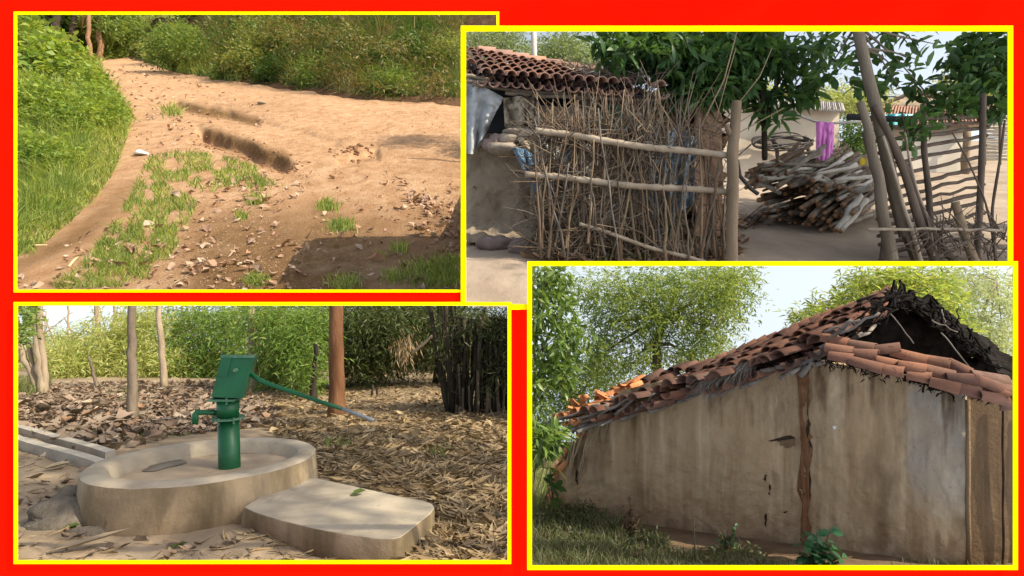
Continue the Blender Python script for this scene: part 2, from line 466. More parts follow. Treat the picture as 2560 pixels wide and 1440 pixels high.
# bank behind the road: soil face rising to the scrub
def bank_pt(px, s):
    pb = bank_y(px) - 2
    Yb = G1.Y(pb)
    top = np.interp(px, [330, 560, 760, 1400], [60, 20, -10, -30])
    py = pb + (top - pb) * s
    return at(px, py, Yb * (1 + .55 * s + .05 * np.minimum(s * 6, 1)))
m_soil = mat('dark_bank_soil', [(.3, (.055, .03, .016)), (.7, (.16, .09, .05))], scale=.25, rough=1, bump=.8, bscale=1.2, bdist=.6, spec=.05)
px = np.linspace(332, 1400, 200); ss = np.linspace(0, 1, 40)
PX, SS = np.meshgrid(px, ss)
Pb = bank_pt(PX, SS); Pb[..., 2] += vnoise(PX * .03, SS * 7, 4, 5) * 22 * Pb[..., 1] / F * np.minimum(SS * 5, 1)
mb = MB(); mb.grid(Pb)
tag(mb.build('bank_terrain', m_soil, keep=in1), kind='structure')

# leaves and grasses
lm_lime = leafmat('bright_verge_leaf', [(.17, .26, .03), (.31, .39, .06), (.11, .19, .03), (.42, .46, .12)], .45, big=(.08, (.07, .15, .025), .5))
lm_grass = leafmat('fresh_grass_blade', [(.17, .25, .03), (.32, .39, .07), (.48, .49, .17), (.07, .13, .02), (.35, .37, .09)], .4, big=(.09, (.09, .18, .025), .5))
lm_olive = leafmat('dry_bank_grass', [(.10, .11, .03), (.22, .19, .07), (.34, .27, .12), (.06, .09, .02), (.19, .11, .05), (.12, .16, .035)], .3, big=(.045, (.06, .14, .02), .85))
lm_dkgreen = leafmat('deep_green_leaf', [(.035, .085, .02), (.06, .12, .025), (.09, .15, .03)], .3)
lm_mid = leafmat('wood_leaf', [(.07, .14, .025), (.15, .22, .045), (.25, .30, .08)], .45)
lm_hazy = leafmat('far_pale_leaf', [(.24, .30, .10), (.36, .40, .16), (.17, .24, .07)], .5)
lm_sprig = leafmat('yellow_weed_leaf', [(.26, .29, .07), (.19, .25, .06), (.33, .31, .11)], .4)

# verge: long grass as one mass
poly_v = [(41, 250), (290, 250), (320, 285), (318, 340), (300, 392), (280, 440), (235, 500), (165, 567), (110, 608), (30, 650), (-60, 690), (-60, 250)]
x, y = scatter(poly_v, 15000)
b0 = g1(x, y); pix = b0[:, 1] / F
edge = np.clip((verge_x(y) - x) / 110, .18, 1)
clump = .55 + 1.1 * (vnoise(x * .03, y * .04, 31, 3) + .5)
mb = grass(MB(), b0, (14 + 40 * edge) * clump * rng.uniform(.4, 1.3, len(x)) * pix, 3.4 * pix, .8, curve=1.0)
x, y = scatter([(225, 150), (300, 250), (325, 300), (318, 340), (250, 330), (200, 200)], 2600)
b0 = g1(x, y); grass(mb, b0, 30 * rng.uniform(.5, 1.3, len(x)) * b0[:, 1] / F, 3.2 * b0[:, 1] / F, .6)
x, y = scatter([(120, 128), (312, 128), (306, 138), (264, 150), (236, 168), (150, 168)], 2600)
b0 = g1(x, y); grass(mb, b0, rng.uniform(5, 16, len(x)) * b0[:, 1] / F, 3 * b0[:, 1] / F, .8)
x, y = scatter([(350, 128), (366, 150), (405, 170), (445, 183), (520, 180), (500, 128)], 2200)
b0 = g1(x, y); grass(mb, b0, rng.uniform(5, 14, len(x)) * b0[:, 1] / F, 3 * b0[:, 1] / F, .8)
tag(mb.build('verge_grass', lm_grass, keep=in1), 'long bright green grass along the near side of the dirt road', 'grass', kind='stuff')

# verge: leafy bushes
def bush(name, lab, blobs, n, per, L, mt, group=None, Wr=.45, keep=in1, stem=None, base=None, **kw):
    bl = np.asarray(blobs, float).copy()
    if name == 'verge_bush': bl[:, 2] = G1.Y(np.minimum(bl[:, 1] + bl[:, 4] * .8, 600)); blobs = bl
    if name == 'scrub_bush': bl[:, 2] *= 1.36; blobs = bl
    b = base if base is not None else at(bl[0][0], bl[0][1] + bl[0][4], bl[0][2])
    t = thing(name, lab, 'bush', b, group)
    mb = crown(MB(), blobs, n, per, L, Wr, **kw); mb.build('foliage', mt, t, keep=keep)
    ms = MB()
    for q in bl[:3]:
        for _ in range(3):
            ms.stick(b + rng.normal(0, 3, 3) * [1, 1, 0] * b[1] / F, at(q[0] + rng.normal(0, q[3] * .3), q[1], q[2]), 2.2 * b[1] / F, 1.0 * b[1] / F, 2 * b[1] / F, 4, 5)
    ms.build('stem', stem or m_stem, t, keep=keep)
    return t
m_stem = mat('green_brown_stem', [(.3, (.06, .05, .025)), (.7, (.14, .12, .06))], scale=2, bump=0)
gv = 'leafy bushes on the road verge'
bush('verge_bush', 'tallest broad leafed bright green bush at the far end of the verge', [(70, 130, 150, 60, 80, .1), (115, 170, 145, 60, 75, .1), (20, 100, 150, 50, 50, .1)], 1100, 7, 20, lm_lime, gv, .62, base=g1(60, 260))
bush('verge_bush', 'pale green bush sloping down to the road edge below the brown trunks', [(175, 180, 165, 50, 60, .1), (215, 215, 150, 45, 50, .1), (150, 140, 170, 30, 40, .1)], 1000, 7, 12, lm_lime, gv, .5, base=g1(190, 265))
bush('verge_bush', 'small leafed bush leaning over the earth road from the verge', [(235, 265, 128, 60, 50, .1), (272, 285, 125, 40, 38, .1)], 900, 7, 11, lm_lime, gv, .45, base=g1(245, 318))
bush('verge_bush', 'dense bush in the middle of the verge above the long grass', [(100, 280, 112, 90, 75, .1), (180, 300, 112, 65, 60, .1)], 1500, 7, 14, lm_lime, gv, .45, base=g1(120, 355))
bush('verge_bush', 'low leafy weeds rising out of the near long grass', [(60, 390, 86, 60, 55, .1), (130, 400, 84, 60, 45, .1)], 700, 7, 14, lm_lime, gv, .5, base=g1(80, 440))
# bank scrub: dry grass over the soil bank, hanging over its edge
n = 26000
x = 520 + 640 * rng.uniform(0, 1, n) ** .9; s = .07 + .93 * rng.uniform(0, 1, n) ** 1.15
b0 = bank_pt(x, s); pix = b0[:, 1] / F
hh = (10 + 30 * rng.uniform(0, 1, n) ** 1.6) * pix
cl = .35 + 1.5 * (vnoise(x * .02, s * 9, 41, 4) + .5)
mb = grass(MB(), b0, hh * cl, 2.8 * pix, 1.3, curve=1.0)
crown(mb, np.stack([np.linspace(540, 1160, 60), bank_y(np.linspace(540, 1160, 60)) - rng.uniform(20, 180, 60), G1.Y(bank_y(np.linspace(540, 1160, 60))) * rng.uniform(1.02, 1.25, 60), rng.uniform(20, 50, 60), rng.uniform(12, 28, 60), np.full(60, .05)], -1), 1500, 6, 13, .22)
ed = s < .1
x2 = rng.uniform(520, 1160, 3000); bb = bank_pt(x2, rng.uniform(.07, .15, 3000)); pp = bb[:, 1] / F
dd = np.stack([rng.normal(0, .6, 3000), np.full(3000, -.6), -rng.uniform(.2, 1.2, 3000)], -1)
leaves(mb, bb, dd, 34 * pp * rng.uniform(.5, 1.2, 3000), 2.6 * pp, droop=.3)
tag(mb.build('bank_grass', lm_olive, keep=in1), 'tall dry olive grass covering the bank beside the road', 'grass', kind='stuff')
x = rng.uniform(390, 600, 6000); s = rng.uniform(0, .45, 6000)
b0 = bank_pt(x, s); pix = b0[:, 1] / F
mb = grass(MB(), b0, rng.uniform(12, 32, 6000) * pix, 2.6 * pix, .6)
tag(mb.build('bank_grass', lm_grass, keep=in1), 'green grass tongue at the fork between road and bank', 'grass', kind='stuff')

gb = 'scrub bushes on the far bank'
def bb_(px, s): return bank_pt(np.asarray(float(px)), np.asarray(float(s)))
bush('scrub_bush', 'rounded bright green shrub where the road disappears', [(430, 95, 330, 58, 42, .08), (470, 105, 300, 45, 40, .08), (400, 125, 330, 35, 30, .08)], 1200, 7, 9, lm_mid, gb, .35, base=bb_(440, .05))
bush('scrub_bush', 'yellow green tall weeds beside the dark fig trunk', [(635, 85, 250, 36, 50, .08), (610, 140, 235, 45, 40, .08), (690, 70, 260, 25, 35, .08)], 800, 7, 10, lm_sprig, gb, .4, base=bb_(630, .1))
bush('scrub_bush', 'dark green thicket rising behind the yellow weeds', [(745, 70, 285, 70, 45, .08), (700, 50, 300, 50, 30, .08)], 900, 7, 11, lm_dkgreen, gb, .35, base=bb_(740, .4))
bush('scrub_bush', 'olive scrub with brown dry sprays at the bank middle', [(900, 90, 250, 90, 60, .08), (830, 120, 240, 60, 45, .08)], 1100, 7, 12, lm_olive, gb, .2, base=bb_(880, .35))
bush('scrub_bush', 'wide brownish scrub at the yard end of the bank', [(1080, 85, 250, 110, 60, .08), (1180, 60, 260, 100, 35, .08)], 1300, 7, 12, lm_olive, gb, .2, base=bb_(1090, .35))
bush('scrub_bush', 'deep green leafy shrub over the bare bank edge', [(910, 205, 185, 55, 30, .08), (870, 185, 190, 45, 30, .08)], 700, 8, 20, lm_dkgreen, gb, .12, base=bb_(900, .12))
bush('scrub_bush', 'small green shrub above the last stretch of bank edge', [(1120, 205, 180, 40, 32, .08), (1075, 190, 190, 30, 25, .08)], 480, 8, 18, lm_mid, gb, .14, base=bb_(1100, .12))
for lab, cx, sy, rx, ry, L, mt_, Wr in (('fresh green leafy clump at the bank foot nearest the fork', 600, .12, 48, 26, 12, lm_mid, .3), ('green clump above the smooth hump of the road', 700, .14, 45, 28, 14, lm_dkgreen, .2), ('grassy green clump over the bare soil step', 800, .16, 48, 30, 18, lm_mid, .13),
        ('bright grassy clump hanging over the bank at its middle', 985, .13, 45, 30, 22, lm_mid, .10), ('olive leafy clump halfway up the bank', 860, .45, 60, 32, 13, lm_olive, .3), ('green leafy clump high on the bank beside the dark thicket', 720, .42, 55, 34, 12, lm_mid, .35), ('dark leafy clump under the brownish scrub', 1010, .42, 60, 36, 13, lm_dkgreen, .3), ('yellow weed clump on the bank near the yard', 1120, .40, 40, 34, 12, lm_sprig, .3)):
    p_ = bank_pt(np.asarray(float(cx)), np.asarray(sy)); q_ = proj(p_)
    bush('bank_clump', lab, [(cx, q_[1] - ry * .6, p_[1] - 3, rx, ry, .04), (cx - rx * .5, q_[1] - ry * .2, p_[1] - 3, rx * .6, ry * .6, .04)], 420, 7, L, mt_, gb, Wr, base=p_)
tw = MB()
for _ in range(60):
    px_ = rng.uniform(760, 1150); a = bank_pt(np.asarray(px_), np.asarray(rng.uniform(.05, .8)))
    k = a[1] / F; c = a + np.array([rng.normal(0, 22), rng.uniform(-12, 0), rng.uniform(8, 42)]) * k
    e = c + np.array([rng.normal(0, 30), -8, rng.normal(-4, 16)]) * k
    tw.tube([a, (a + c) / 2 + rng.normal(0, 3, 3) * k, c, e], np.array([1.2, 1.1, .8, .4]) * k, 5)
m_drytwig = mat('dry_twig', [(.3, (.17, .12, .07)), (.7, (.33, .26, .16))], scale=1, bump=0)
tag(tw.build('dry_twigs', m_drytwig, keep=in1), 'pale dry twigs arching out of the bank grass', 'twigs', kind='stuff')

# trees at the head of the road
bk_dark = barkmat('dark_bark', (.025, .018, .012), (.075, .055, .04), .3)
bk_warm = barkmat('orange_brown_bark', (.16, .08, .04), (.34, .2, .11), .3)
bk_pale = barkmat('pale_grey_bark', (.17, .14, .11), (.34, .29, .23), .3)
gt_far = 'trees at the head of the dirt road'
def tree(lab, base, top, r0, r1, barkm, blobs, n, per, L, lm, group, keep, Wr=.35, wob=2, limbs=3, name='tree', fine=False, **kw):
    base, top = A3(base), A3(top); k = base[1] / F
    if gt_far and group == gt_far and blobs is not None: blobs = [(a, b, c * 2.1, d, e, f) for a, b, c, d, e, f in blobs]
    t = thing(name, lab, 'tree', base, group)
    mb = MB(); mid = []
    tt = np.linspace(0, 1, 9)[:, None]
    pts = base + (top - base) * tt + rng.normal(0, wob, (9, 3)) * [1, .5, 0] * k * np.minimum(tt * 3, 1)
    pts[0] = base - np.array([0, 0, 4 * k])
    rr = r0 + (r1 - r0) * tt[:, 0]; rr[0] *= 1.35
    mb.tube(pts, rr * k, 10)
    bl = np.asarray(blobs, float) if blobs is not None else np.zeros((0, 6))
    for q in bl[:limbs]:
        a = pts[rng.integers(5, 9)]; e = at(q[0], q[1], q[2])
        mb.tube([a, a * .6 + e * .4 + np.array([0, 0, 6 * k]), e], np.array([r1 * .8, r1 * .5, r1 * .2]) * k, 6)
    mb.build('trunk', barkm, t, keep=keep)
    if blobs is not None:
        crown(MB(), blobs, n, per, L, Wr, fine=fine, **kw).build('crown', lm, t, keep=keep)
    return t
gt = 'trees at the head of the dirt road'
def f1(px, py): return G1.p(np.asarray(float(px)), np.asarray(float(py)))
far = lambda px, py, Y: at(px, py, Y * 2.1)
tree('dark stout tree behind the tallest verge bush', far(142, 150, 390), far(140, 0, 390), 11, 8, bk_dark, [(60, 30, 430, 90, 40, .1), (130, 20, 430, 60, 35, .1), (90, 90, 440, 70, 60, .1)], 1300, 7, 13, lm_dkgreen, gt, in1)
tree('dark trunk standing next to the stout dark tree', far(186, 150, 390), far(184, 0, 390), 8, 6, bk_dark, [(180, 25, 440, 60, 40, .1), (185, 80, 450, 45, 45, .1)], 900, 7, 12, lm_dkgreen, gt, in1)
tree('slim tree with a sunlit orange trunk left of the pair of brown trunks', far(226, 150, 300), far(217, 0, 300), 5.5, 4.5, bk_warm, [(220, 45, 430, 45, 40, .1), (200, 100, 445, 30, 30, .1)], 800, 7, 11, lm_mid, gt, in1)
tree('brown trunked tree standing on the bend of the road', f1(250, 152), at(243, 0, G1.Y(152)), 7, 6, bk_warm, [(262, 45, 430, 45, 45, .1), (250, 20, 430, 50, 25, .1)], 900, 7, 11, lm_mid, gt, in1)
tree('thin tree just right of the brown trunked tree', f1(288, 140), at(285, 0, G1.Y(140)), 3.2, 2.6, bk_pale, [(300, 50, 500, 45, 45, .1), (285, 90, 520, 25, 30, .1)], 900, 7, 10, lm_mid, gt, in1)
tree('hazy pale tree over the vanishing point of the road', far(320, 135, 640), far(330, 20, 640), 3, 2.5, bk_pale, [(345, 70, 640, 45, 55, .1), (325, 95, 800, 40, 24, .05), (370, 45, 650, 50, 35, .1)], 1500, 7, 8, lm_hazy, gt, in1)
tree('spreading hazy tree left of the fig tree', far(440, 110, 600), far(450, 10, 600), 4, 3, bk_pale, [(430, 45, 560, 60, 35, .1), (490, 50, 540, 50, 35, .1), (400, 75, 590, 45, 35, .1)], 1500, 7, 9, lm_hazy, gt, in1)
tree('tall green tree behind the yellow weeds', far(700, 120, 430), far(705, 0, 430), 8, 6, bk_dark, [(670, 30, 430, 60, 40, .1), (740, 30, 430, 60, 40, .1), (600, 20, 440, 60, 30, .1)], 1300, 7, 11, lm_dkgreen, gt, in1)
tree('brown tinged tree behind the scrub of the bank', far(930, 110, 420), far(930, 0, 420), 8, 6, bk_dark, [(850, 25, 420, 90, 40, .1), (980, 25, 420, 90, 40, .1), (1110, 25, 420, 90, 45, .1), (1220, 20, 420, 70, 45, .1)], 2000, 7, 12, lm_olive, gt, in1)
tree('pale leafy tree closing the view behind the brown trunks', far(262, 125, 700), far(262, 20, 700), 4, 3, bk_pale, [(250, 85, 700, 60, 55, .05), (200, 70, 700, 60, 60, .05), (310, 80, 720, 50, 40, .05), (390, 85, 720, 50, 45, .05)], 2200, 7, 9, lm_dkgreen, gt, in1)
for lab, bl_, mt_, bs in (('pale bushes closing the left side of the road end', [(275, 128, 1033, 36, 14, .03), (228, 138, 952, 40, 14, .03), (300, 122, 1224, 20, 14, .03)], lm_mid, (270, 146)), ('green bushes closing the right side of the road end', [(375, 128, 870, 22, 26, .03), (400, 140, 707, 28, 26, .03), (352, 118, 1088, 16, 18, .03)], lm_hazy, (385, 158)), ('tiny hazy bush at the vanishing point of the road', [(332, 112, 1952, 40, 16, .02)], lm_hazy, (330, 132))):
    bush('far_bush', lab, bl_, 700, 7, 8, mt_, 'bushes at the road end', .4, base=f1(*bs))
# fig tree with hanging aerial roots
ft = thing('fig_tree', 'massive dark fig trunk made of many hanging roots', 'tree', far(560, 132, 300))
mb = MB()
for _ in range(34):
    x0 = 556 + rng.normal(0, 26); x1 = 556 + (x0 - 556) * 1.25 + rng.normal(0, 5)
    mb.stick(far(x1, rng.uniform(95, 128), 300 + rng.normal(0, 4)), far(x0 + rng.normal(0, 3), -15, 300 + rng.normal(0, 4)), rng.uniform(1.5, 5) * 630 / F, None, 1.2 * 630 / F, 6, 6)
for x0 in (535, 552, 570, 588): mb.stick(far(x0, 130, 301), far(x0 + 3, -15, 301), 11 * 630 / F, 10 * 630 / F, .6, 6, 8)
mb.build('trunk', bk_dark, ft, keep=in1)
mr = MB()
for _ in range(26):
    x0 = rng.uniform(470, 620); mr.stick(far(x0, rng.uniform(50, 95), 298), far(x0 + rng.normal(0, 4), -15, 298), 1.0 * 630 / F, None, .4, 5, 5)
mr.build('aerial_root', bk_dark, ft, keep=in1)
crown(MB(), [(520, -5, 630, 110, 30, .1), (620, 5, 640, 60, 25, .1)], 500, 7, 13, .45).build('crown', lm_dkgreen, ft, keep=in1)

# tufts on the road and the green patch in its middle
TUFT = [(372, 392), (470, 380), (560, 392), (640, 420), (655, 470), (560, 470), (500, 500), (470, 560), (440, 620), (380, 690), (300, 720), (130, 722), (190, 680), (240, 620), (300, 540), (330, 480)]
x, y = scatter(TUFT, 9000); k = vnoise(x * .035, y * .05, 21, 4) > -.10; x, y = x[k], y[k]
b0 = g1(x, y); pix = b0[:, 1] / F
mb = grass(MB(), b0, rng.uniform(7, 22, len(x)) * pix * (y / 500), 2.8 * pix, .8)
for cx, cy, r, nn in ((820, 520, 26, 220), (855, 572, 32, 300), (640, 505, 22, 160), (605, 545, 14, 90), (1090, 690, 75, 1400), (1000, 630, 22, 120), (948, 650, 14, 70), (640, 708, 30, 220), (860, 715, 40, 260), (985, 700, 30, 200), (430, 282, 30, 120), (1130, 668, 35, 500), (650, 465, 30, 160), (60, 625, 30, 120)):
    x = cx + rng.normal(0, r * .5, nn); y = cy + rng.normal(0, r * .22, nn); y = np.minimum(y, 738)
    b0 = g1(x, y); pix = b0[:, 1] / F
    grass(mb, b0, rng.uniform(8, 30, nn) * pix, 2.8 * pix, .7)
tag(mb.build('road_grass', lm_grass, keep=in1), 'short green grass growing in patches on the earth road', 'grass', kind='stuff')
# fallen leaves
lm_fallen = leafmat('fallen_leaf', [(.42, .27, .18), (.30, .18, .11), (.50, .37, .27), (.20, .12, .075), (.38, .22, .14), (.26, .15, .10)], .1, .7)
def litter(mb, G, x, y, L, Wr, tiltz=.25, lift=1.5, gf=None, tilt=.3, fold=.2):
    b0 = gf(x, y) if gf else G.p(x, y)
    a = rng.uniform(0, 2 * np.pi, len(x)); d = np.stack([np.cos(a), np.sin(a), G.a * np.sin(a) + np.abs(rng.normal(0, tiltz, len(x)))], -1)
    L = L * rng.uniform(.55, 1.35, len(x))
    b0[:, 2] += lift * b0[:, 1] / F
    n0 = len(mb.v)
    leaves(mb, b0, d, L, L * Wr * rng.uniform(.5, 1.2, len(x)), tilt, fold=fold, droop=-.12, fine=True, up=nrm(np.array([0, -G.a, 1.0])))
    q = mb.v[n0].reshape(len(x), 8, 3); q += rng.normal(0, .11 * min(1, Wr * 2.2), q.shape) * L[:, None, None]      # torn and curled
    q[:, :, 2] += (rng.uniform(0, .22 * min(1, Wr * 2.5), (len(x), 8))) * L[:, None]
    mb.v[n0] = q.reshape(-1, 3)
    return mb
mb = MB()
x, y = scatter([(330, 480), (650, 430), (1000, 430), (1158, 470), (1158, 738), (43, 738), (43, 690), (200, 600)], 560)
k = vnoise(x * .012, y * .02, 8, 3) + (y - 560) / 900 > -.06; x, y = x[k], y[k]
litter(mb, G1, x, y, 17 * G1.Y(y) / F * (y / 620) * rng.lognormal(0, .3, len(x)), .5, gf=g1)
x = np.concatenate([rng.normal(1060, 45, 110), rng.normal(1110, 40, 100), rng.normal(470, 60, 70), rng.normal(600, 60, 70)]); y = np.concatenate([470 + (x[:110] - 980) * .55 + rng.normal(0, 16, 110), 590 + rng.normal(0, 50, 100), rng.normal(640, 40, 70), rng.normal(480, 22, 70)])
k = (x < 1158) & (y < 738); x, y = x[k], y[k]
litter(mb, G1, x, y, 16 * G1.Y(y) / F * rng.lognormal(0, .3, len(x)), .5, gf=g1)
x, y = scatter([(240, 170), (340, 160), (520, 215), (700, 300), (380, 420), (320, 300)], 220)
litter(mb, G1, x, y, 11 * G1.Y(y) / F, .5, gf=g1)
tag(mb.build('fallen_leaves', lm_fallen, keep=in1), 'pinkish dry leaves scattered over the earth road', 'leaves', kind='stuff')
# gravel
m_peb = mat('pinkish_gravel', [(.3, (.26, .16, .10)), (.7, (.45, .31, .21))], scale=1, bump=0)
mb = MB(); x, y = scatter([(420, 560), (560, 520), (900, 560), (1150, 640), (1150, 738), (300, 738)], 1500)
xx_, yy_ = scatter([(240, 175), (340, 165), (520, 215), (760, 250), (1150, 285), (1150, 560), (420, 560), (350, 420), (330, 300)], 700); x, y = np.concatenate([x, xx_]), np.concatenate([y, yy_])
b0 = g1(x, y, .6)
for i in range(len(x)):
    r = rng.uniform(1.0, 2.9) * b0[i, 1] / F
    mb.add(b0[i] + r * np.array([[1, 0, 0], [0, 1, 0], [-1, 0, 0], [0, -1, 0], [0, 0, .8], [0, 0, -.8]]) * rng.uniform(.6, 1.2, (6, 1)), np.array([[0, 1, 4], [1, 2, 4], [2, 3, 4], [3, 0, 4], [1, 0, 5], [2, 1, 5], [3, 2, 5], [0, 3, 5]]))
tag(mb.build('gravel', m_peb, keep=in1, smooth=False), 'small pinkish gravel on the damp part of the road', 'gravel', kind='stuff')
# clods along the rut
m_clod = mat('red_clod_earth', [(.3, (.12, .055, .025)), (.7, (.30, .16, .08))], scale=1, bump=.6, bscale=3, bdist=.3)
def lump(mb, c, r, seed=0, sq=(1, 1, .7), n1=9, n2=14):
    u, v = np.meshgrid(np.linspace(0, np.pi, n1), np.linspace(0, 2 * np.pi, n2), indexing='ij')
    d = np.stack([np.sin(u) * np.cos(v), np.sin(u) * np.sin(v), np.cos(u)], -1)
    k = 1 + .55 * vnoise(d[..., 0] * 1.7 + seed, d[..., 1] * 1.7 + d[..., 2] * 2.1 + seed * 2, seed, 3); k[:, -1] = k[:, 0]
    return mb.grid(A3(c) + d * k[..., None] * r * A3(sq))
mb = MB()
for _ in range(230):
    t = rng.uniform(0, 1); px_ = 500 + 235 * t + rng.normal(0, 16); py_ = 338 + 84 * t + rng.normal(0, 9)
    c = g1(np.asarray(px_), np.asarray(py_), .8); lump(mb, c, rng.uniform(1.2, 5) * c[1] / F, rng.integers(1, 90), n1=6, n2=8)
for _ in range(40):
    c = g1(np.asarray(890 + rng.normal(0, 26)), np.asarray(380 + rng.normal(0, 9)), 1); lump(mb, c, rng.uniform(2, 7) * c[1] / F, rng.integers(1, 90), n1=6, n2=8)
tag(mb.build('clods', m_clod, keep=in1), 'broken red earth clods along the wheel rut', 'clods', kind='stuff')
# a discarded white sandal and a flat stone
m_white = mat('worn_white_rubber', [(.4, (.70, .70, .66)), (.7, (.85, .85, .82))], scale=.6, bump=0)
c = g1(np.asarray(352.), np.asarray(388.)); k = c[1] / F
sd = thing('sandal', 'white sandal lying on the road at the end of the green patch', 'sandal', c)
a = np.linspace(0, 2 * np.pi, 24, endpoint=False)
ol = np.stack([np.cos(a) * 18, np.sin(a) * (15 + 5 * np.cos(a)), np.zeros(24)], -1) * k
MB().slab((c + ol + [0, 0, 2 * k])[::-1], (0, 0, 4.5 * k)).build('sole', m_white, sd)
mb = MB()
for s_ in (-1, 1):
    mb.tube([c + A3([12 * k, 0, 6 * k]), c + A3([2 * k, s_ * 9 * k, 12 * k]), c + A3([-7 * k, s_ * 13 * k, 5 * k])], [1.6 * k] * 3, 6)
mb.build('strap', m_white, sd)
c = g1(np.asarray(655.), np.asarray(270.)); k = c[1] / F
m_slate = mat('pale_flat_stone', [(.3, (.35, .34, .28)), (.7, (.5, .5, .42))], scale=.5, bump=.2)
tag(lump(MB(), c + A3([0, 0, 2 * k]), 12 * k, 5, (1, 1.4, .18)).build('flat_stone', m_slate, loc=c), 'pale flat stone on the smooth hump of the road', 'stone')
def straw(lab, a, b, G, gf, r, mt, keep, name='dry_stalk', grp=None):
    p, q = gf(np.asarray(float(a[0])), np.asarray(float(a[1])), 2), gf(np.asarray(float(b[0])), np.asarray(float(b[1])), 2)
    m_ = (p + q) / 2 + A3([0, 0, 3]) * p[1] / F
    return tag(MB().tube([p, m_, q], np.array([r, r, r * .6]) * p[1] / F, 6).build(name, mt, loc=p, keep=keep), lab, 'stalk', grp)
m_straw = mat('straw_yellow', [(.3, (.42, .33, .16)), (.7, (.6, .5, .28))], scale=1, bump=0)
straw('long straw stalk at the foot of the long grass', (38, 628), (118, 614), G1, g1, 2.2, m_straw, in1)
straw('short yellow blade lying on the narrow side path', (172, 668), (196, 644), G1, g1, 3, m_straw, in1)
straw('thin stick under the road patch of grass', (420, 718), (470, 692), G1, g1, 1.6, m_drytwig, in1)
straw('pale stalk beside the damp earth', (455, 672), (518, 650), G1, g1, 1.6, m_drytwig, in1)
straw('brown stick lying among leaves near the bottom of the road', (876, 682), (920, 704), G1, g1, 2.2, m_drytwig, in1)

# ================================================================== hand pump in the bamboo grove
def disp3(px, py, P):
    return vnoise(P[..., 0] * 1.1, P[..., 1] * .8, 6, 5) * .10 + vnoise(P[..., 0] * 6, P[..., 1] * 4, 2, 3) * .018
m_g3 = mat('sandy_grey_earth', [(.25, (.17, .125, .08)), (.5, (.27, .205, .135)), (.78, (.36, .28, .19))], scale=.9, rough=.95, bump=.6, bscale=9, bdist=.03, spec=.1, speck=(14, .66, (.36, .29, .2)))
mb, _ = groundgrid(G3, np.linspace(-260, 1300, 220), np.concatenate([np.linspace(884, 930, 40)[:-1], np.linspace(930, 1440, 170)]), disp3)
tag(mb.build('grove_ground', m_g3, keep=in3), 'sandy earth floor of the bamboo grove', 'ground', kind='structure')
def g3(px, py, lift=0):
    px, py = np.asarray(px, float), np.asarray(py, float)
    P = G3.p(px, py); P[..., 2] += disp3(px, py, P) + lift * P[..., 1] / F
    return P
def z3(x, y):
    P = np.stack([np.asarray(x, float), np.asarray(y, float), G3.z(y)], -1)
    return P[..., 2] + disp3(None, None, P)
def on3(x, y, lift=0): return np.array([x, y, float(z3(x, y)) + lift])

m_conc = mat('weathered_concrete', [(.2, (.25, .205, .145)), (.5, (.36, .305, .225)), (.8, (.45, .39, .295))], scale=1.6, rough=.9, bump=.35, bscale=22, bdist=.012, speck=(5, .70, (.20, .16, .10)), stain=(2.2, (1, 1, 1), .50, (.20, .165, .115), .7))
m_conc_side = mat('stained_concrete', [(.25, (.17, .125, .07)), (.5, (.29, .22, .135)), (.75, (.38, .30, .195))], scale=1.8, rough=.95, bump=.5, bscale=18, bdist=.02, speck=(4, .66, (.15, .11, .055)), stain=(2.6, (1, 1, .28), .46, (.12, .09, .045), .8))
m_floor3 = mat('basin_floor_cement', [(.25, (.30, .225, .15)), (.6, (.40, .305, .205)), (.8, (.45, .36, .26))], scale=1.5, rough=.8, bump=.2, bscale=16, bdist=.01, stain=(2.0, (1, 1, 1), .5, (.23, .16, .10), .7))
CX, CY, RO, RI = -2.80, 5.27, 1.06, .86
zt = lambda y: G3.z(y) + .37           # rim top runs parallel to the ground
plat = thing('pump_platform', 'round raised concrete basin around the green hand pump', 'platform', (CX, CY, G3.z(CY)))
A = np.linspace(0, 2 * np.pi, 121)
def ring(r, dz, wob=0):
    x = CX + .86 * (r + wob * vnoise(np.cos(A) * 3 + 5, np.sin(A) * 3, 3, 3)) * np.cos(A); y = CY + (r + wob * vnoise(np.cos(A) * 3 + 5, np.sin(A) * 3, 3, 3)) * np.sin(A)
    return np.stack([x, y, zt(y) + dz + (.012 * vnoise(np.cos(A) * 4, np.sin(A) * 4, 8, 3) if wob else 0)], -1)
MB().grid(np.stack([ring(RO + .05, -.60), ring(RO + .03, -.3, .04), ring(RO + .005, -.06, .02), ring(RO, -.02, .02)])).build('rim_wall', m_conc_side, plat)
MB().grid(np.stack([ring(RO, -.02, .02), ring(RO - .03, .0, .02), ring(RI + .03, .0, .02), ring(RI, -.02, .03), ring(RI - .05, -.13, .03)])).build('rim', m_conc, plat)
fl = [ring(r, -.13 - .02 * (1 - r / RI)) for r in np.linspace(RI - .04, .01, 10)]
MB().grid(np.stack(fl)).build('basin_floor', m_floor3, plat)
# drain notch: damp patch where the water runs out
m_damp = mat('damp_cement', [(.3, (.14, .12, .09)), (.7, (.20, .17, .13))], scale=3, rough=.35, bump=.1)
a = np.linspace(0, 2 * np.pi, 40); cx, cy = CX - .56, CY + .22
wet = np.stack([cx + .13 * np.cos(a) * (1 + .3 * np.sin(3 * a)), cy + .26 * np.sin(a), np.zeros(40)], -1); wet[:, 2] = zt(wet[:, 1]) - .132
MB().slab(wet[::-1], (0, 0, .006)).build('damp_patch', m_damp, plat)
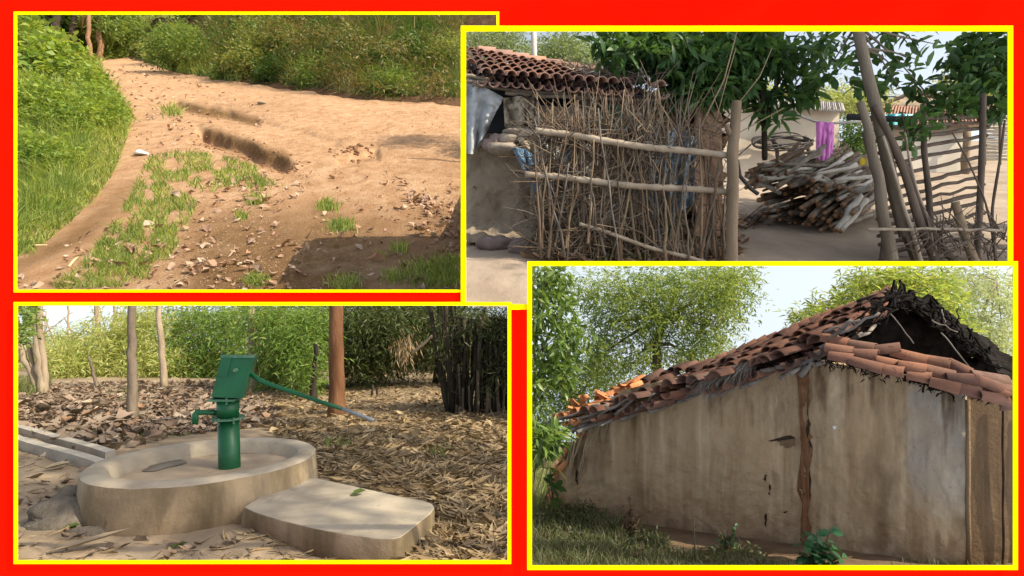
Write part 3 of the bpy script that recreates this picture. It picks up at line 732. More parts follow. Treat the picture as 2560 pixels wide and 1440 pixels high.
# rounded concrete step in front
def step_poly(px_list):
    out = []
    for x, y in px_list:
        v = (720 - y) / F; Y = (1.45 - .17) / (G3.a - v); out.append(at(x, y, Y))
    return np.array(out)
st = step_poly([(606, 1268), (640, 1282), (700, 1300), (780, 1320), (860, 1335), (940, 1345), (985, 1347), (1003, 1342), (1022, 1328), (1048, 1305), (1075, 1284), (1085, 1270), (1080, 1260), (1062, 1252), (1000, 1240), (920, 1222), (840, 1205), (790, 1194), (735, 1185), (690, 1215)])
cen = st.mean(0)
def inset(k, dz): return cen + (st - cen) * [k, k, 1] + [0, 0, dz]
rings = np.stack([inset(1.02, -.34), inset(1.01, -.10), inset(1.0, -.02), inset(.992, -.004), inset(.985, 0)])
rings[..., 2] += .012 * vnoise(rings[..., 0] * 6, rings[..., 1] * 6, 3, 3); rings[..., 0] += .02 * vnoise(rings[..., 0] * 5, rings[..., 2] * 9, 6, 3)
rings = np.concatenate([rings, rings[:, :1]], 1)
MB().grid(rings[:4]).build('step_side', m_conc_side, plat)
mb = MB(); mb.add(rings[-1][:-1], np.arange(len(st))[::-1] if False else np.arange(len(st))); mb.grid(rings[3:]); mb.build('step', m_conc, plat, smooth=False)
# heap of spoil against the rim
m_spoil = mat('grey_spoil_heap', [(.3, (.10, .085, .065)), (.7, (.22, .185, .14))], scale=5, rough=1, bump=1, bscale=16, bdist=.04)
c = on3(CX - .66, CY - .80)
mb = lump(MB(), c + A3([-.05, .05, -.03]), .33, 3, (1.0, .8, .62), 24, 40); lump(mb, c + A3([.33, -.17, -.06]), .24, 8, (1.5, .7, .5), 20, 34); lump(mb, c + A3([-.22, .3, 0]), .22, 5, (.7, 1, .8), 20, 34)
tag(mb.build('spoil_heap', m_spoil, loc=c, keep=in3), 'grey lumpy heap of spoil against the left of the basin', 'heap')
# drain channel
m_kerb = mat('pale_drain_cement', [(.3, (.27, .24, .19)), (.7, (.40, .36, .29))], scale=3, rough=.95, bump=.4, bscale=20)
dr = thing('drain_channel', 'narrow concrete drain running left from the basin', 'drain', g3(150, 1150))
def kerb(pa, pb, w, h):
    a, b = g3(*pa), g3(*pb); a[2] = G3.z(a[1]); b[2] = G3.z(b[1]); d = nrm(b - a); s_ = np.array([-d[1], d[0], 0]) * w
    t = np.linspace(0, 1, 14)[:, None]; L = a + (b - a) * t; wv = (vnoise(t[:, 0] * 9, t[:, 0] * 0, 4, 2) * .02)[:, None]
    P = np.stack([L - [0, 0, .15], L + [0, 0, h] + wv * UP, L + [0, 0, h] + s_ + wv * UP, L + s_ - [0, 0, .15]])
    return MB().grid(P).slab(P[:, 0], d * .01).slab(P[::-1, -1], d * .01)
kerb((-40, 1097), (236, 1180), .11, .12).build('kerb', m_kerb, dr, smooth=False, keep=in3)
kerb((30, 1082), (262, 1152), .11, .11).build('kerb', m_kerb, dr, smooth=False, keep=in3)

# ---- the pump
m_green = mat('green_enamel', [(.25, (.003, .062, .020)), (.6, (.005, .095, .032)), (.85, (.008, .125, .045))], scale=3, rough=.42, bump=.12, bscale=30, bdist=.004, spec=.4, speck=(18, .70, (.10, .10, .06)), stain=(6, (1, 1, .3), .55, (.012, .055, .03), .8))
m_rim = mat('chipped_green_flange', [(.3, (.02, .12, .06)), (.7, (.12, .2, .13))], scale=12, rough=.5, bump=.2)
m_galv = mat('galvanised_pipe', [(.3, (.17, .185, .19)), (.7, (.30, .315, .32))], scale=10, rough=.5, bump=.05, metal=.3)
PY = 5.47
pb = at(574, 1176, PY); pump = thing('hand_pump', 'green hand pump with tilted square head and long handle', 'hand pump', pb)
K = PY / F
def pp(x, y, dy=0): return at(x, y, PY + dy)
MB().tube([pb + A3([0, 0, -.05]), pb + A3([0, 0, .02]), pp(571, 1046)], [26 * K, 25.5 * K, 25 * K], 28).build('pedestal', m_green, pump)
def flange(x, y, rx, th, bolts=6, sq=False):
    c = pp(x, y)
    a = np.linspace(0, 2 * np.pi, 28 if not sq else 4, endpoint=False) + (np.pi / 4 if sq else 0)
    ro = np.stack([np.cos(a), np.sin(a), 0 * a], -1) * rx * K * (1.3 if sq else 1)
    MB().slab((c + ro + [0, 0, -th * K])[::-1], (0, 0, 2 * th * K)).build('flange', m_rim, pump, smooth=False)
    for i in range(bolts):
        b = 2 * np.pi * (i + .3) / bolts; p = c + np.array([np.cos(b), np.sin(b), 0]) * rx * K * (.86 if not sq else .8)
        MB().tube([p - A3([0, 0, 11 * K]), p + A3([0, 0, 5 * K])], 2.6 * K, 6).build('bolt', m_rim, pump, smooth=False)
flange(570, 1044, 39, 1.8)
MB().tube([pp(570, 1043), pp(569, 1000)], [25.5 * K, 25.5 * K], 28).build('tank', m_green, pump)
flange(566, 996, 36, 2.0, 4, True)
# head box: leaning, with thickness; right cheek seen as well
fr = np.array([pp(529, 993, -.10), pp(606, 996, -.10), pp(637, 889, -.06), pp(553, 889, -.06)])
bk = np.array([pp(534, 991, .12), pp(614, 993, .12), pp(645, 888, .14), pp(561, 888, .14)])
MB().add(np.concatenate([fr, bk]), np.array([[0, 1, 2, 3], [5, 4, 7, 6], [1, 5, 6, 2], [4, 0, 3, 7], [3, 2, 6, 7], [4, 5, 1, 0]])).build('head', m_green, pump, smooth=False)
f_ = lambda s_, t_, o_=0: (fr[0] * (1 - s_) + fr[1] * s_) * (1 - t_) + (fr[3] * (1 - s_) + fr[2] * s_) * t_ + A3([0, -o_, 0])
MB().slab([f_(.04, .5), f_(.34, .5), f_(.34, .97), f_(.04, .97)], (0, -.007, 0)).build('cover', m_green, pump, smooth=False)
MB().slab([f_(.0, .95), f_(1.02, .95), f_(1.03, 1.02), f_(.0, 1.02)], (0, -.012, 0)).build('lid', m_rim, pump, smooth=False)
MB().slab([f_(.88, .0), f_(1.0, .0), f_(1.0, .95), f_(.94, .95)], (0, -.005, 0)).build('rib', m_green, pump, smooth=False)
c = f_(.56, .66)
MB().tube([c, c + A3([0, -.03, 0])], [.022, .019], 14).tube([c + A3([0, -.03, 0]), c + A3([0, -.045, 0])], [.011, .011], 6).build('pivot_bolt', m_rim, pump, smooth=False)
hp = [pp(612, 925, .02), pp(632, 938, 0), pp(650, 951, -.03), pp(672, 960, -.05), pp(740, 983, -.12), pp(800, 1004, -.18), pp(856, 1022, -.24)]
hd = MB().tube(hp, np.array([5.2, 5.8, 5.8, 5.6, 5.3, 5.1, 5.0]) * K, 12).build('handle', m_green, pump)
MB().tube([hp[-1], pp(900, 1038, -.28), pp(935, 1051, -.32)], np.array([4.7, 4.5, 4.5]) * K, 12).build('grip', m_galv, hd)
MB().tube([pp(556, 1032, 0), pp(505, 1031, -.05), pp(492, 1031, -.06), pp(488, 1036, -.065), pp(488, 1060, -.07)], np.array([6.5, 6.5, 7, 7.5, 7]) * K, 14).build('spout', m_green, pump)

# ---- litter
lm_lit = leafmat('grove_leaf_litter', [(.25, .185, .13), (.15, .11, .08), (.36, .285, .21), (.10, .075, .05), (.29, .21, .15), (.20, .145, .11), (.30, .18, .10)], .1, .8)
lm_bam = leafmat('dry_bamboo_leaf', [(.30, .215, .115), (.20, .14, .075), (.42, .32, .19), (.13, .09, .045), (.27, .19, .10), (.38, .27, .14)], .1, .8)
mb = MB()
x, y = scatter([(-60, 965), (560, 955), (640, 985), (700, 1060), (500, 1085), (330, 1085), (200, 1085), (-60, 1075)], 12500)
litter(mb, G3, x, y, np.full(len(x), .115) * rng.lognormal(0, .4, len(x)), .36, .16, 1.0, g3, .5, .25)
x, y = scatter([(200, 1075), (420, 1075), (420, 1100), (260, 1140), (60, 1090)], 140)
litter(mb, G3, x, y, np.full(len(x), .22), .5, .2, 1.0, g3)
x, y = scatter([(40, 1130), (210, 1180), (160, 1320), (400, 1360), (620, 1360), (900, 1398), (900, 1440), (-60, 1440), (-60, 1100)], 130)
litter(mb, G3, x, y, .15 * np.where(y > 1280, .6, 1.0), .33, .15, 1.0, g3)
tag(mb.build('leaf_litter', lm_lit, keep=in3), 'thick brown leaf litter under the trees left of the pump', 'leaves', kind='stuff')
mb = MB()
x, y = scatter([(640, 985), (860, 950), (980, 925), (1300, 925), (1300, 1440), (1030, 1440), (1090, 1300), (1080, 1250), (800, 1190), (770, 1120), (690, 1080)], 15000)
litter(mb, G3, x, y, np.full(len(x), .25), .085, .08, 1.2, g3, .4, .15)
kk = np.where(y < 1130)[0][:700]
litter(mb, G3, x[kk], y[kk], np.full(len(kk), .17), .4, .2, 1.5, g3, .5, .2)
x, y = scatter([(40, 1120), (210, 1190), (170, 1340), (600, 1360), (960, 1400), (960, 1440), (-60, 1440)], 150)
litter(mb, G3, x, y, .19 * np.where(y > 1280, .7, 1.0), .08, .06, 1.0, g3, .4, .1)
x, y = scatter([(600, 1300), (990, 1400), (1000, 1440), (620, 1440)], 120)
litter(mb, G3, x, y, np.full(len(x), .17), .08, .06, 1.4, g3, .4, .1)
tag(mb.build('bamboo_litter', lm_bam, keep=in3), 'straw coloured fallen bamboo leaves right of the pump', 'leaves', kind='stuff')
x, y = scatter([(180, 1050), (470, 1050), (480, 1085), (340, 1100), (200, 1080)], 1500)
b0 = g3(x, y); mb = grass(MB(), b0, rng.uniform(.02, .07, len(x)), .012, .8)
x, y = scatter([(-40, 950), (130, 955), (120, 985), (-40, 1005)], 1200); b0 = g3(x, y); grass(mb, b0, rng.uniform(.1, .4, len(x)), .03, .6)
x = np.concatenate([rng.normal(300, 22, 160), rng.normal(850, 20, 60), rng.normal(1090, 12, 40)]); y = np.concatenate([rng.normal(990, 8, 160), rng.normal(1120, 5, 60), rng.normal(1140, 6, 40)])
b0 = g3(x, y); grass(mb, b0, rng.uniform(.05, .2, len(x)), .02, .8)
lm_g3 = leafmat('grove_short_grass', [(.10, .15, .035), (.17, .21, .06), (.22, .22, .09)], .3)
tag(mb.build('grove_grass', lm_g3, keep=in3), 'sparse short grass between the leaf litter', 'grass', kind='stuff')
lm_one = leafmat('single_green_leaf', [(.07, .11, .02), (.10, .14, .03)], .2)
lm_grey = leafmat('single_dry_leaf', [(.36, .29, .19), (.30, .23, .15)], .1, .8)
def oneleaf(lab, px_, py_, L, W, ang, mt, lift=2, P=None, name='fallen_leaf'):
    p = (g3(np.asarray(float(px_)), np.asarray(float(py_)), lift) if P is None else A3(P))[None]
    d = np.array([[math.cos(ang), math.sin(ang), .12 + G3.a * math.sin(ang)]])
    mb = MB(); leaves(mb, p, d, np.array([L]), np.array([W]), .05, fold=.2, droop=-.1, fine=True)
    tag(mb.build(name, mt, loc=p[0], keep=in3), lab, 'leaf', 'single leaves around the pump')
sp = st.mean(0)
v_ = (720 - 1240) / F; Ys = (1.45 - .17) / (G3.a - v_)
oneleaf('green broken leaf lying on the concrete step', 0, 0, .13, .10, .4, lm_one, P=at(876, 1241, Ys) + A3([0, 0, .01]))
oneleaf('green leaf lying in front of the grey spoil heap', 150, 1336, .13, .09, .3, lm_one)
oneleaf('long curled grey leaf at the front edge of the grove', 115, 1386, .50, .10, .35, lm_grey, 4)
oneleaf('big folded dry leaf on the sand below the drain', 105, 1178, .26, .16, .5, lm_grey, 4)
oneleaf('small green leaf among pale stalks in front of the basin', 408, 1380, .16, .06, .4, lm_one)
oneleaf('grey green leaf on the bamboo litter far from the pump', 1178, 1232, .2, .13, -.3, lm_one)
oneleaf('bright yellow green leaf by the foot of the nearest slim trunk', 303, 1038, .2, .13, .3, lm_sprig, 3)

# ---- trees
bk_grey = barkmat('grey_brown_bark', (.11, .085, .06), (.24, .19, .14), 1.2)
bk_sun = barkmat('pale_sunlit_bark', (.22, .165, .11), (.40, .32, .22), 1.2)
bk_red = barkmat('reddish_brown_bark', (.085, .038, .018), (.20, .10, .05), 1.6)
bk_blk = barkmat('dark_culm', (.012, .010, .007), (.055, .045, .03), 2)
g_t = 'trees of the bamboo grove'
def tr3(lab, base, top, r0, r1, bk, extra=None, wob=1.5):
    b = g3(np.asarray(float(base[0])), np.asarray(float(base[1]))); Y = b[1]
    t = thing('grove_tree', lab, 'tree', b, g_t); k = Y / F
    mb = MB()
    for (bx, tx, ty, ra, rb) in ([(base[0], top[0], top[1], r0, r1)] + (extra or [])):
        e = at(tx, ty, Y + .1); b_ = b + A3([(bx - base[0]) * k, 0, 0])
        tt = np.linspace(0, 1, 12)[:, None]; p = b_ + (e - b_) * tt + rng.normal(0, wob, (12, 3)) * [1, .5, 0] * k * np.minimum(tt * 4, 1); p[0, 2] -= .1
        mb.tube(p, np.concatenate([[ra * 1.35, ra * 1.1], np.linspace(ra, rb, 10)]) * k, 12)
    mb.build('trunk', bk, t, keep=in3)
    return t, b
tr3('grey slim tree trunk nearest to the pump on its left', (331, 1046), (328, 747), 11.5, 9, bk_grey)
t_, b_ = tr3('tree with three pale trunks at the edge of the grove', (108, 985), (82, 747), 11, 8, bk_sun, [(112, 98, 747, 8, 6), (100, 20, 800, 8, 6), (104, 62, 850, 6, 5)], 2.5)
crown(MB(), [(60, 775, 14, 30, 26, .1), (55, 830, 14.5, 22, 30, .1)], 120, 6, 14, .5).build('crown', lm_mid, t_, keep=in3)
tr3('pale curved tree trunk second behind the three trunked tree', (258, 935), (239, 747), 7, 5, bk_sun, None, 2.5)
tr3('thin tree trunk midway between the slim trunk and the pump', (411, 968), (394, 747), 8, 6, bk_sun)
tr3('pale straight trunk rising behind the pump head', (636, 975), (627, 747), 10, 8, bk_sun)
tr3('small leaning stump like trunk among the left bamboo', (244, 972), (222, 890), 4, 3, bk_grey)
tr3('thick reddish brown trunk behind the pump handle', (842, 1040), (840, 747), 20, 17, bk_red, [(842, 845, 950, 17, 16)], 1.0)
tr3('dark trunk standing beside the bamboo clump', (1096, 960), (1104, 747), 13, 10, bk_blk)
tr3('dark leaning trunk behind the thick reddish trunk', (862, 940), (905, 800), 9, 6, bk_blk, [(862, 950, 780, 6, 4)])
tr3('dark sprouting trunk left of the thick reddish trunk', (783, 1000), (790, 860), 9, 5, bk_blk)
for lab, bx, by, tx, r in (('hair thin far trunk left of the pale curved one', 175, 930, 168, 2.5), ('thin far trunk between the pale curved and the slim trunk', 292, 925, 285, 3), ('thin far trunk right of the thin midway trunk', 462, 925, 455, 3.5), ('far trunk in the sunny gap left of the pump head', 505, 930, 512, 2.5)):
    tr3(lab, (bx, by), (tx, 747), r, r * .8, bk_sun, None, 1.2)
# bamboo
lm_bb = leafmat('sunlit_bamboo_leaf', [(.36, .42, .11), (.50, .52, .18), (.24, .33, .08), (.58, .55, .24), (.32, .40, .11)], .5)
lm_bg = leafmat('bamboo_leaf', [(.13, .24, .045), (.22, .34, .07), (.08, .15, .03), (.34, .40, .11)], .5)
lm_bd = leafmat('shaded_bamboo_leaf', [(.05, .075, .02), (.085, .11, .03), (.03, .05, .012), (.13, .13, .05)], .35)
g_b = 'bamboo thickets behind the pump'
def bamboo(lab, base, blobs, n, per, L, lm, culms=14, spread=60, bk=None, dr=1.0):
    b = g3(np.asarray(float(base[0])), np.asarray(float(base[1])))
    t = thing('bamboo', lab, 'bamboo', b, g_b); k = b[1] / F
    if base[0] < 700: blobs = [(a, b_, c * 1.2, d, e, .06) for a, b_, c, d, e, f in blobs]
    ms = MB()
    for _ in range(culms):
        a = b + A3([rng.normal(0, spread * .5) * k, rng.normal(0, .5), -.05]); e = at(proj(a)[0] + rng.normal(0, spread), 748 + rng.uniform(0, 60), a[1] + rng.normal(0, .5))
        ms.tube([a, (a + e) / 2 + rng.normal(0, 6, 3) * k, e], np.array([1.8, 1.5, 1]) * k * rng.uniform(.6, 1.4), 6)
    ms.build('culm', bk or m_drytwig, t, keep=in3)
    crown(MB(), blobs, n, per, L, .17, spread=.8, droop=dr).build('foliage', lm, t, keep=in3)
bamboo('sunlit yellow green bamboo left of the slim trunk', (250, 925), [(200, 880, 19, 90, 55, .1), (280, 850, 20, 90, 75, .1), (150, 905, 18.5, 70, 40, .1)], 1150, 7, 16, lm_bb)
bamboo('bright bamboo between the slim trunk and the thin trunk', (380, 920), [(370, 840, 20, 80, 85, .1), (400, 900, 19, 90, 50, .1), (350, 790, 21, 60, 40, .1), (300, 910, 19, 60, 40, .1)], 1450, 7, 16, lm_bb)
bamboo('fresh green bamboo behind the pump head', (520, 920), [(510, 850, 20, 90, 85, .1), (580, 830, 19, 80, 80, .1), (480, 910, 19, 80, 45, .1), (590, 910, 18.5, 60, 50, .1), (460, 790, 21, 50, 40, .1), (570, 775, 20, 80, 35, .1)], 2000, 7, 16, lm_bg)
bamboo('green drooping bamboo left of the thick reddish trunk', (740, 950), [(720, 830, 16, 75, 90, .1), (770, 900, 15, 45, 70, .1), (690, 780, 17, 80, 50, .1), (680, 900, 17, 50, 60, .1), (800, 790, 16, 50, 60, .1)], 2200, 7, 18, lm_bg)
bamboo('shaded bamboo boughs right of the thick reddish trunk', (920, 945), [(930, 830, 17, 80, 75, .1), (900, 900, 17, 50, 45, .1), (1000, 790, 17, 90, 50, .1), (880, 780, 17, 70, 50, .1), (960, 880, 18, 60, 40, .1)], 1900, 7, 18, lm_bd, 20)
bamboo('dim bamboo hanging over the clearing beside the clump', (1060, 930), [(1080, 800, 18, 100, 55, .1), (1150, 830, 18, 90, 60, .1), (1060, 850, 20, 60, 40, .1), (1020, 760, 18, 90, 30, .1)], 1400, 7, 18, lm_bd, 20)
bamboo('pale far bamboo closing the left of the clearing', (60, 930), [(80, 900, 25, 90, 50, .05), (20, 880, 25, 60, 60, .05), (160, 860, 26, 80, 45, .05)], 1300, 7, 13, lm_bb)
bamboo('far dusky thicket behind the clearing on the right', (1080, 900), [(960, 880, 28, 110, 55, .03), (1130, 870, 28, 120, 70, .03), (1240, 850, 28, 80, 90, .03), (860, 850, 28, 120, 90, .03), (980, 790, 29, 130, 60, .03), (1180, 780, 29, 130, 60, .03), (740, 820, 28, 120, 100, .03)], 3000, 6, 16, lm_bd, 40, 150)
# dense clump of dark culms
b = g3(np.asarray(1205.), np.asarray(1030.)); k = b[1] / F
cl = thing('bamboo_clump', 'dense dark clump of bamboo culms at the right of the grove', 'bamboo', b)
dark, pale = MB(), MB()
for i in range(85):
    a = b + A3([rng.uniform(-88, 95) * k, rng.uniform(-.35, .9), -.05]); x0 = proj(a)[0]
    e = at(x0 + rng.normal(0, 24) + (x0 - 1205) * .2, 748, a[1] + rng.normal(0, .2))
    (pale if i % 7 == 0 else dark).stick(a, e, rng.uniform(1.8, 6.5) * k, None, 1.8 * k, 6, 7)
for i in range(16):
    a = b + A3([rng.uniform(-66, 60) * k, rng.uniform(-.45, -.3), -.05]); pale.stick(a, a + A3([rng.normal(0, .05), 0, rng.uniform(.15, 1.1)]), rng.uniform(2, 4.5) * k, None, .8 * k, 4, 7)
dark.build('culm', bk_blk, cl, keep=in3); pale.build('cut_culm', barkmat('grey_culm', (.05, .04, .028), (.15, .12, .08), 2), cl, keep=in3)
tw = MB()
for _ in range(90):
    a = at(rng.uniform(1100, 1275), rng.uniform(780, 1000), b[1] - rng.uniform(0, .6)); e = a + rng.normal(0, 42, 3) * [1, .4, .7] * k
    tw.tube([a, (a + e) / 2 + rng.normal(0, 5, 3) * k, e], np.array([1.3, 1, .5]) * k, 5)
tw.build('twig', bk_blk, cl, keep=in3)
crown(MB(), [(1190, 790, b[1] - .2, 90, 45, .05), (1245, 880, b[1] - .3, 30, 90, .05), (1130, 860, b[1], 30, 40, .05)], 260, 6, 22, .14, droop=.8).build('foliage', lm_bd, cl, keep=in3)
mb = MB(); leaves(mb, at(1010 + rng.normal(0, 16, 260), 862 + rng.normal(0, 22, 260), 16 + rng.normal(0, .3, 260)), np.stack([rng.normal(0, .4, 260), rng.normal(0, .3, 260), -np.ones(260)], -1), .28, .03)
o_ = mb.build('dry_hanging_bamboo', lm_bam, loc=at(1010, 910, 16), keep=in3); tag(o_, 'pale dry bamboo spray hanging in the dim clearing', 'bamboo', kind='stuff')
tag(MB().stick(at(1030, 884, 14.5), at(1088, 834, 14.2), .035, .03, .01).build('fallen_culm', bk_sun, loc=at(1030, 884, 14.5), keep=in3), 'bare pale culm leaning across the dim clearing', 'culm')
for lab, x_, y_, h_ in (('taller cut stump in the clearing', 930, 992, .32), ('shorter cut stump in the clearing', 942, 990, .24)):
    p = g3(np.asarray(float(x_)), np.asarray(float(y_))); tag(MB().tube([p - A3([0, 0, .05]), p + A3([.01, 0, h_])], [.035, .028], 8).build('stump', bk_blk, loc=p, keep=in3), lab + ' beyond the handle end', 'stump')

# unseen tree added beyond the right edge, crown placed to dapple the grove
sh = thing('added_shade_tree', 'large unseen tree added out of the picture to dapple the grove', 'tree', (12.6, 2.4, -2.2))
MB().tube([(12.6, 2.4, -2.4), (12.5, 2.4, 2), (12.2, 2.4, 7), (11.6, 2.3, 11.5)], [.45, .36, .3, .2], 12).build('trunk', bk_grey, sh)
mb = MB(); nn = 190
cc = np.array([11.5, 1.9, 12.4]) + nrm(rng.normal(size=(nn, 3))) * rng.uniform(0, 1, (nn, 1)) ** .4 * [2.6, 3.2, 2.7]
cc = np.repeat(cc, 26, 0) + rng.normal(0, .21, (nn * 26, 3))
leaves(mb, cc, rng.normal(size=cc.shape), .26, .12, .7)
mb.build('crown', lm_mid, sh)

# ================================================================== ruined mud hut with a tiled roof
RW = at(2412, 1420, 6.0); LW = at(1440, 1290, 9.4)
WN = nrm(np.array([-(RW - LW)[1], (RW - LW)[0], 0]));  WN = WN if WN[1] < 0 else -WN
def wp(px, py, out=0.0):                   # a point of the wall plane seen at this pixel, moved out of the wall
    r = at(px, py, 1.0); Y = (RW @ WN + out) / (r @ WN)
    return r * np.asarray(Y)[..., None]
def wall_mat(name, base, streak, seed=0, bump=.8):
    m, nt, o = newmat(name); b = nt.nodes.new("ShaderNodeBsdfPrincipled")
    v = mapped(nt, (1, 1, 1)); vs = mapped(nt, (1, 1, .07), (0, 0, seed))
    c = ramp(nt, noise(nt, v, 1.2, 9, .65), base)
    st = ramp(nt, noise(nt, vs, 3.2, 7, .6, .3), [(.46, (0, 0, 0)), (.74, (.9, .9, .9))])
    c = mix(nt, st, c, streak)
    st2 = ramp(nt, noise(nt, vs, 7, 6, .6, .2), [(.50, (0, 0, 0)), (.80, (.75, .75, .75))])
    c = mix(nt, st2, c, tuple(x * 1.15 for x in base[-1][1]))
    for an, ac in (('lime', (.40, .365, .31)), ('stain', (.13, .082, .045))):
        aa = nt.nodes.new('ShaderNodeAttribute'); aa.attribute_name = an; c = mix(nt, aa.outputs['Fac'], c, ac)
    sp = ramp(nt, noise(nt, v, 26, 3, .8), [(.66, (0, 0, 0)), (.72, (1, 1, 1))]); c = mix(nt, sp, c, streak)
    nt.links.new(c, b.inputs['Base Color']); b.inputs['Roughness'].default_value = 1; b.inputs['Specular IOR Level'].default_value = .05
    bn = nt.nodes.new("ShaderNodeBump"); bn.inputs['Strength'].default_value = bump; bn.inputs['Distance'].default_value = .06
    nt.links.new(noise(nt, v, 7, 10, .7), bn.inputs['Height']); nt.links.new(bn.outputs[0], b.inputs['Normal']); nt.links.new(b.outputs[0], o.inputs[0])
    return m
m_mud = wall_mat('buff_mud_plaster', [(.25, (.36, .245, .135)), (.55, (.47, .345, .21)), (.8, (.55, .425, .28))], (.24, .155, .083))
m_mudr = wall_mat('brown_shaded_mud', [(.3, (.13, .085, .05)), (.7, (.23, .155, .09))], (.08, .05, .03), 1)  # darker copy of the mud, side wall's shade put into its colour
m_redmud = mat('exposed_red_mud', [(.3, (.13, .065, .032)), (.7, (.27, .14, .075))], scale=5, rough=1, bump=1, bscale=18, spec=.05, speck=(9, .62, (.07, .03, .015)))
m_grey4 = mat('grey_lime_patch', [(.3, (.25, .22, .19)), (.7, (.38, .35, .31))], scale=3, rough=1, bump=.5, bscale=22, spec=.05, speck=(18, .64, (.16, .14, .12)))
m_crack = mat('dark_crack_earth', [(.3, (.02, .013, .008)), (.7, (.06, .035, .02))], scale=9, bump=0, rough=1)
hut = thing('ruined_hut', 'ruined buff mud walled hut with a collapsing tiled roof', 'hut', wp(1900, 1360))
TOPX = [1360, 1400, 1480, 1560, 1640, 1760, 1860, 2000, 2060, 2150, 2250, 2330, 2416]
TOPY = [1250, 1160, 1030, 975, 955, 935, 925, 912, 905, 915, 935, 955, 975]
gx = np.linspace(1362, 2414, 360); sv = np.linspace(0, 1, 150)
GX, SV = np.meshgrid(gx, sv)
ytop = np.interp(GX, TOPX, TOPY); ybot = np.interp(GX, [1360, 1440, 2414], [1305, 1330, 1460])
Wf = wp(GX, ytop + (ybot - ytop) * SV); cn = vnoise(GX * .01, SV * 4, 2, 4)
Wf = Wf + WN * ((cn * .16 + .03 * vnoise(GX * .05, SV * 18, 8, 4)) + .05 * np.exp(-((GX - 2120) / 60) ** 2) + .16 * sm(SV, .86, 1.0) * (vnoise(GX * .03, SV * 5, 7, 3) + .35))[..., None]
mb = MB(); mb.grid(Wf); mb.grid((Wf - WN * .32)[::-1])
for e in (0, -1): mb.grid(np.stack([Wf[e], Wf[e] - WN * .32])); mb.grid(np.stack([Wf[:, e], Wf[:, e] - WN * .32]))
ow = mb.build('wall', m_mud, hut, keep=in4)
co = np.empty(len(ow.data.vertices) * 3); ow.data.vertices.foreach_get('co', co); co = co.reshape(-1, 3) + ORG[hut.name]; qx, qy = proj(co)
nz = vnoise(qx * .02, qy * .02, 5, 5); nf = vnoise(qx * .05, qy * .006, 9, 4)
lime = sm(qx + nz * 60, 2262, 2285) * sm(qy + nf * 60, 940, 985) * (1 - sm(qy + nz * 130 - (qx - 2280) * .5, 1150, 1300))
sten = sm(.5 - np.abs(qx - 2190 + nz * 90) / 130, 0, .5) * sm(qy, 1060, 1200) * .55
drip = sm(nf, .0, .3) * (1 - sm(qy - np.interp(qx, TOPX, TOPY) + nz * 160, 0, 230)) * .7 + .35 * sm(nz + nf, .15, .45)
base_ = .6 * sm(qy - np.interp(qx, [1360, 1440, 2414], [1305, 1330, 1460]) + nz * 60, -75, -20)
for nm_, vv in (('lime', np.clip(lime, 0, 1) * (.55 + .6 * nz)), ('stain', np.clip(np.maximum(np.maximum(sten, drip), base_), 0, 1))):
    at_ = ow.data.attributes.new(nm_, 'FLOAT', 'POINT'); at_.data.foreach_set('value', vv)
RX = nrm(np.array([1.0, -.12, 0]))          # side wall carrying on behind the right corner
c0 = wp(2414, 1420) - WN * .12
sw = [c0, c0 + RX * 1.6, c0 + RX * 1.6 + [0, 0, 1.85], c0 + [0, 0, 1.88]]
g = np.stack([np.stack([np.array(sw[0]) + (sw[1] - sw[0]) * u + UP * (2.0 * w - .12) + np.array([0, -1, 0]) * .05 * vnoise(np.array([u * 7.]), np.array([w * 2.]), 3)[0] for u in np.linspace(0, 1, 40)]) for w in np.linspace(1, 0, 30)])
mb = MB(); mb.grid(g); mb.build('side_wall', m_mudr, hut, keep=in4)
MB().stick(wp(2421, 1425, .0), wp(2420, 1000, .02), .026, .022, .003).build('corner_rib', m_mudr, hut, keep=in4)
for x_, w_ in ((2452, .012), (2494, .02), (2512, .008)):
    MB().path([c0 + RX * ((x_ - 2414) / 119 * 1.0) + UP * z_ + A3([rng.normal(0, .008), -.045, 0]) for z_ in np.linspace(0, 1.75, 9)], w_, 6).build('crack', m_crack, hut, keep=in4)
# layers on the wall
def patch(name, pts, mt, out=.06, th=.02, jag=3, sub=5):
    p = []
    for i in range(len(pts)):
        a, b = A3(pts[i]), A3(pts[(i + 1) % len(pts)])
        for t in np.linspace(0, 1, sub, endpoint=False): p.append(a + (b - a) * t + (rng.normal(0, jag, 2) if t > 0 else 0))
    p = np.array(p); ix = np.clip(((p[:, 0] - 1362) / (2414 - 1362) * 359).round().astype(int), 0, 359)
    yt, yb = np.interp(p[:, 0], TOPX, TOPY), np.interp(p[:, 0], [1360, 1440, 2414], [1305, 1330, 1460])
    iy = np.clip(((p[:, 1] - yt) / (yb - yt) * 149).round().astype(int), 0, 149)
    loc_out = (Wf[iy, ix] - wp(p[:, 0], p[:, 1])) @ WN
    q = wp(p[:, 0], p[:, 1]) + WN * (loc_out + .004)[:, None]
    return MB().slab(q[::-1], WN * th).build(name, mt, hut, smooth=False, keep=in4)
patch('red_mud_strip', [(1988, 925), (2022, 922), (2022, 1020), (2018, 1080), (2028, 1150), (2022, 1260), (2028, 1400), (2004, 1408), (2003, 1280), (1998, 1160), (2000, 1060)], m_redmud, jag=4, th=.006)
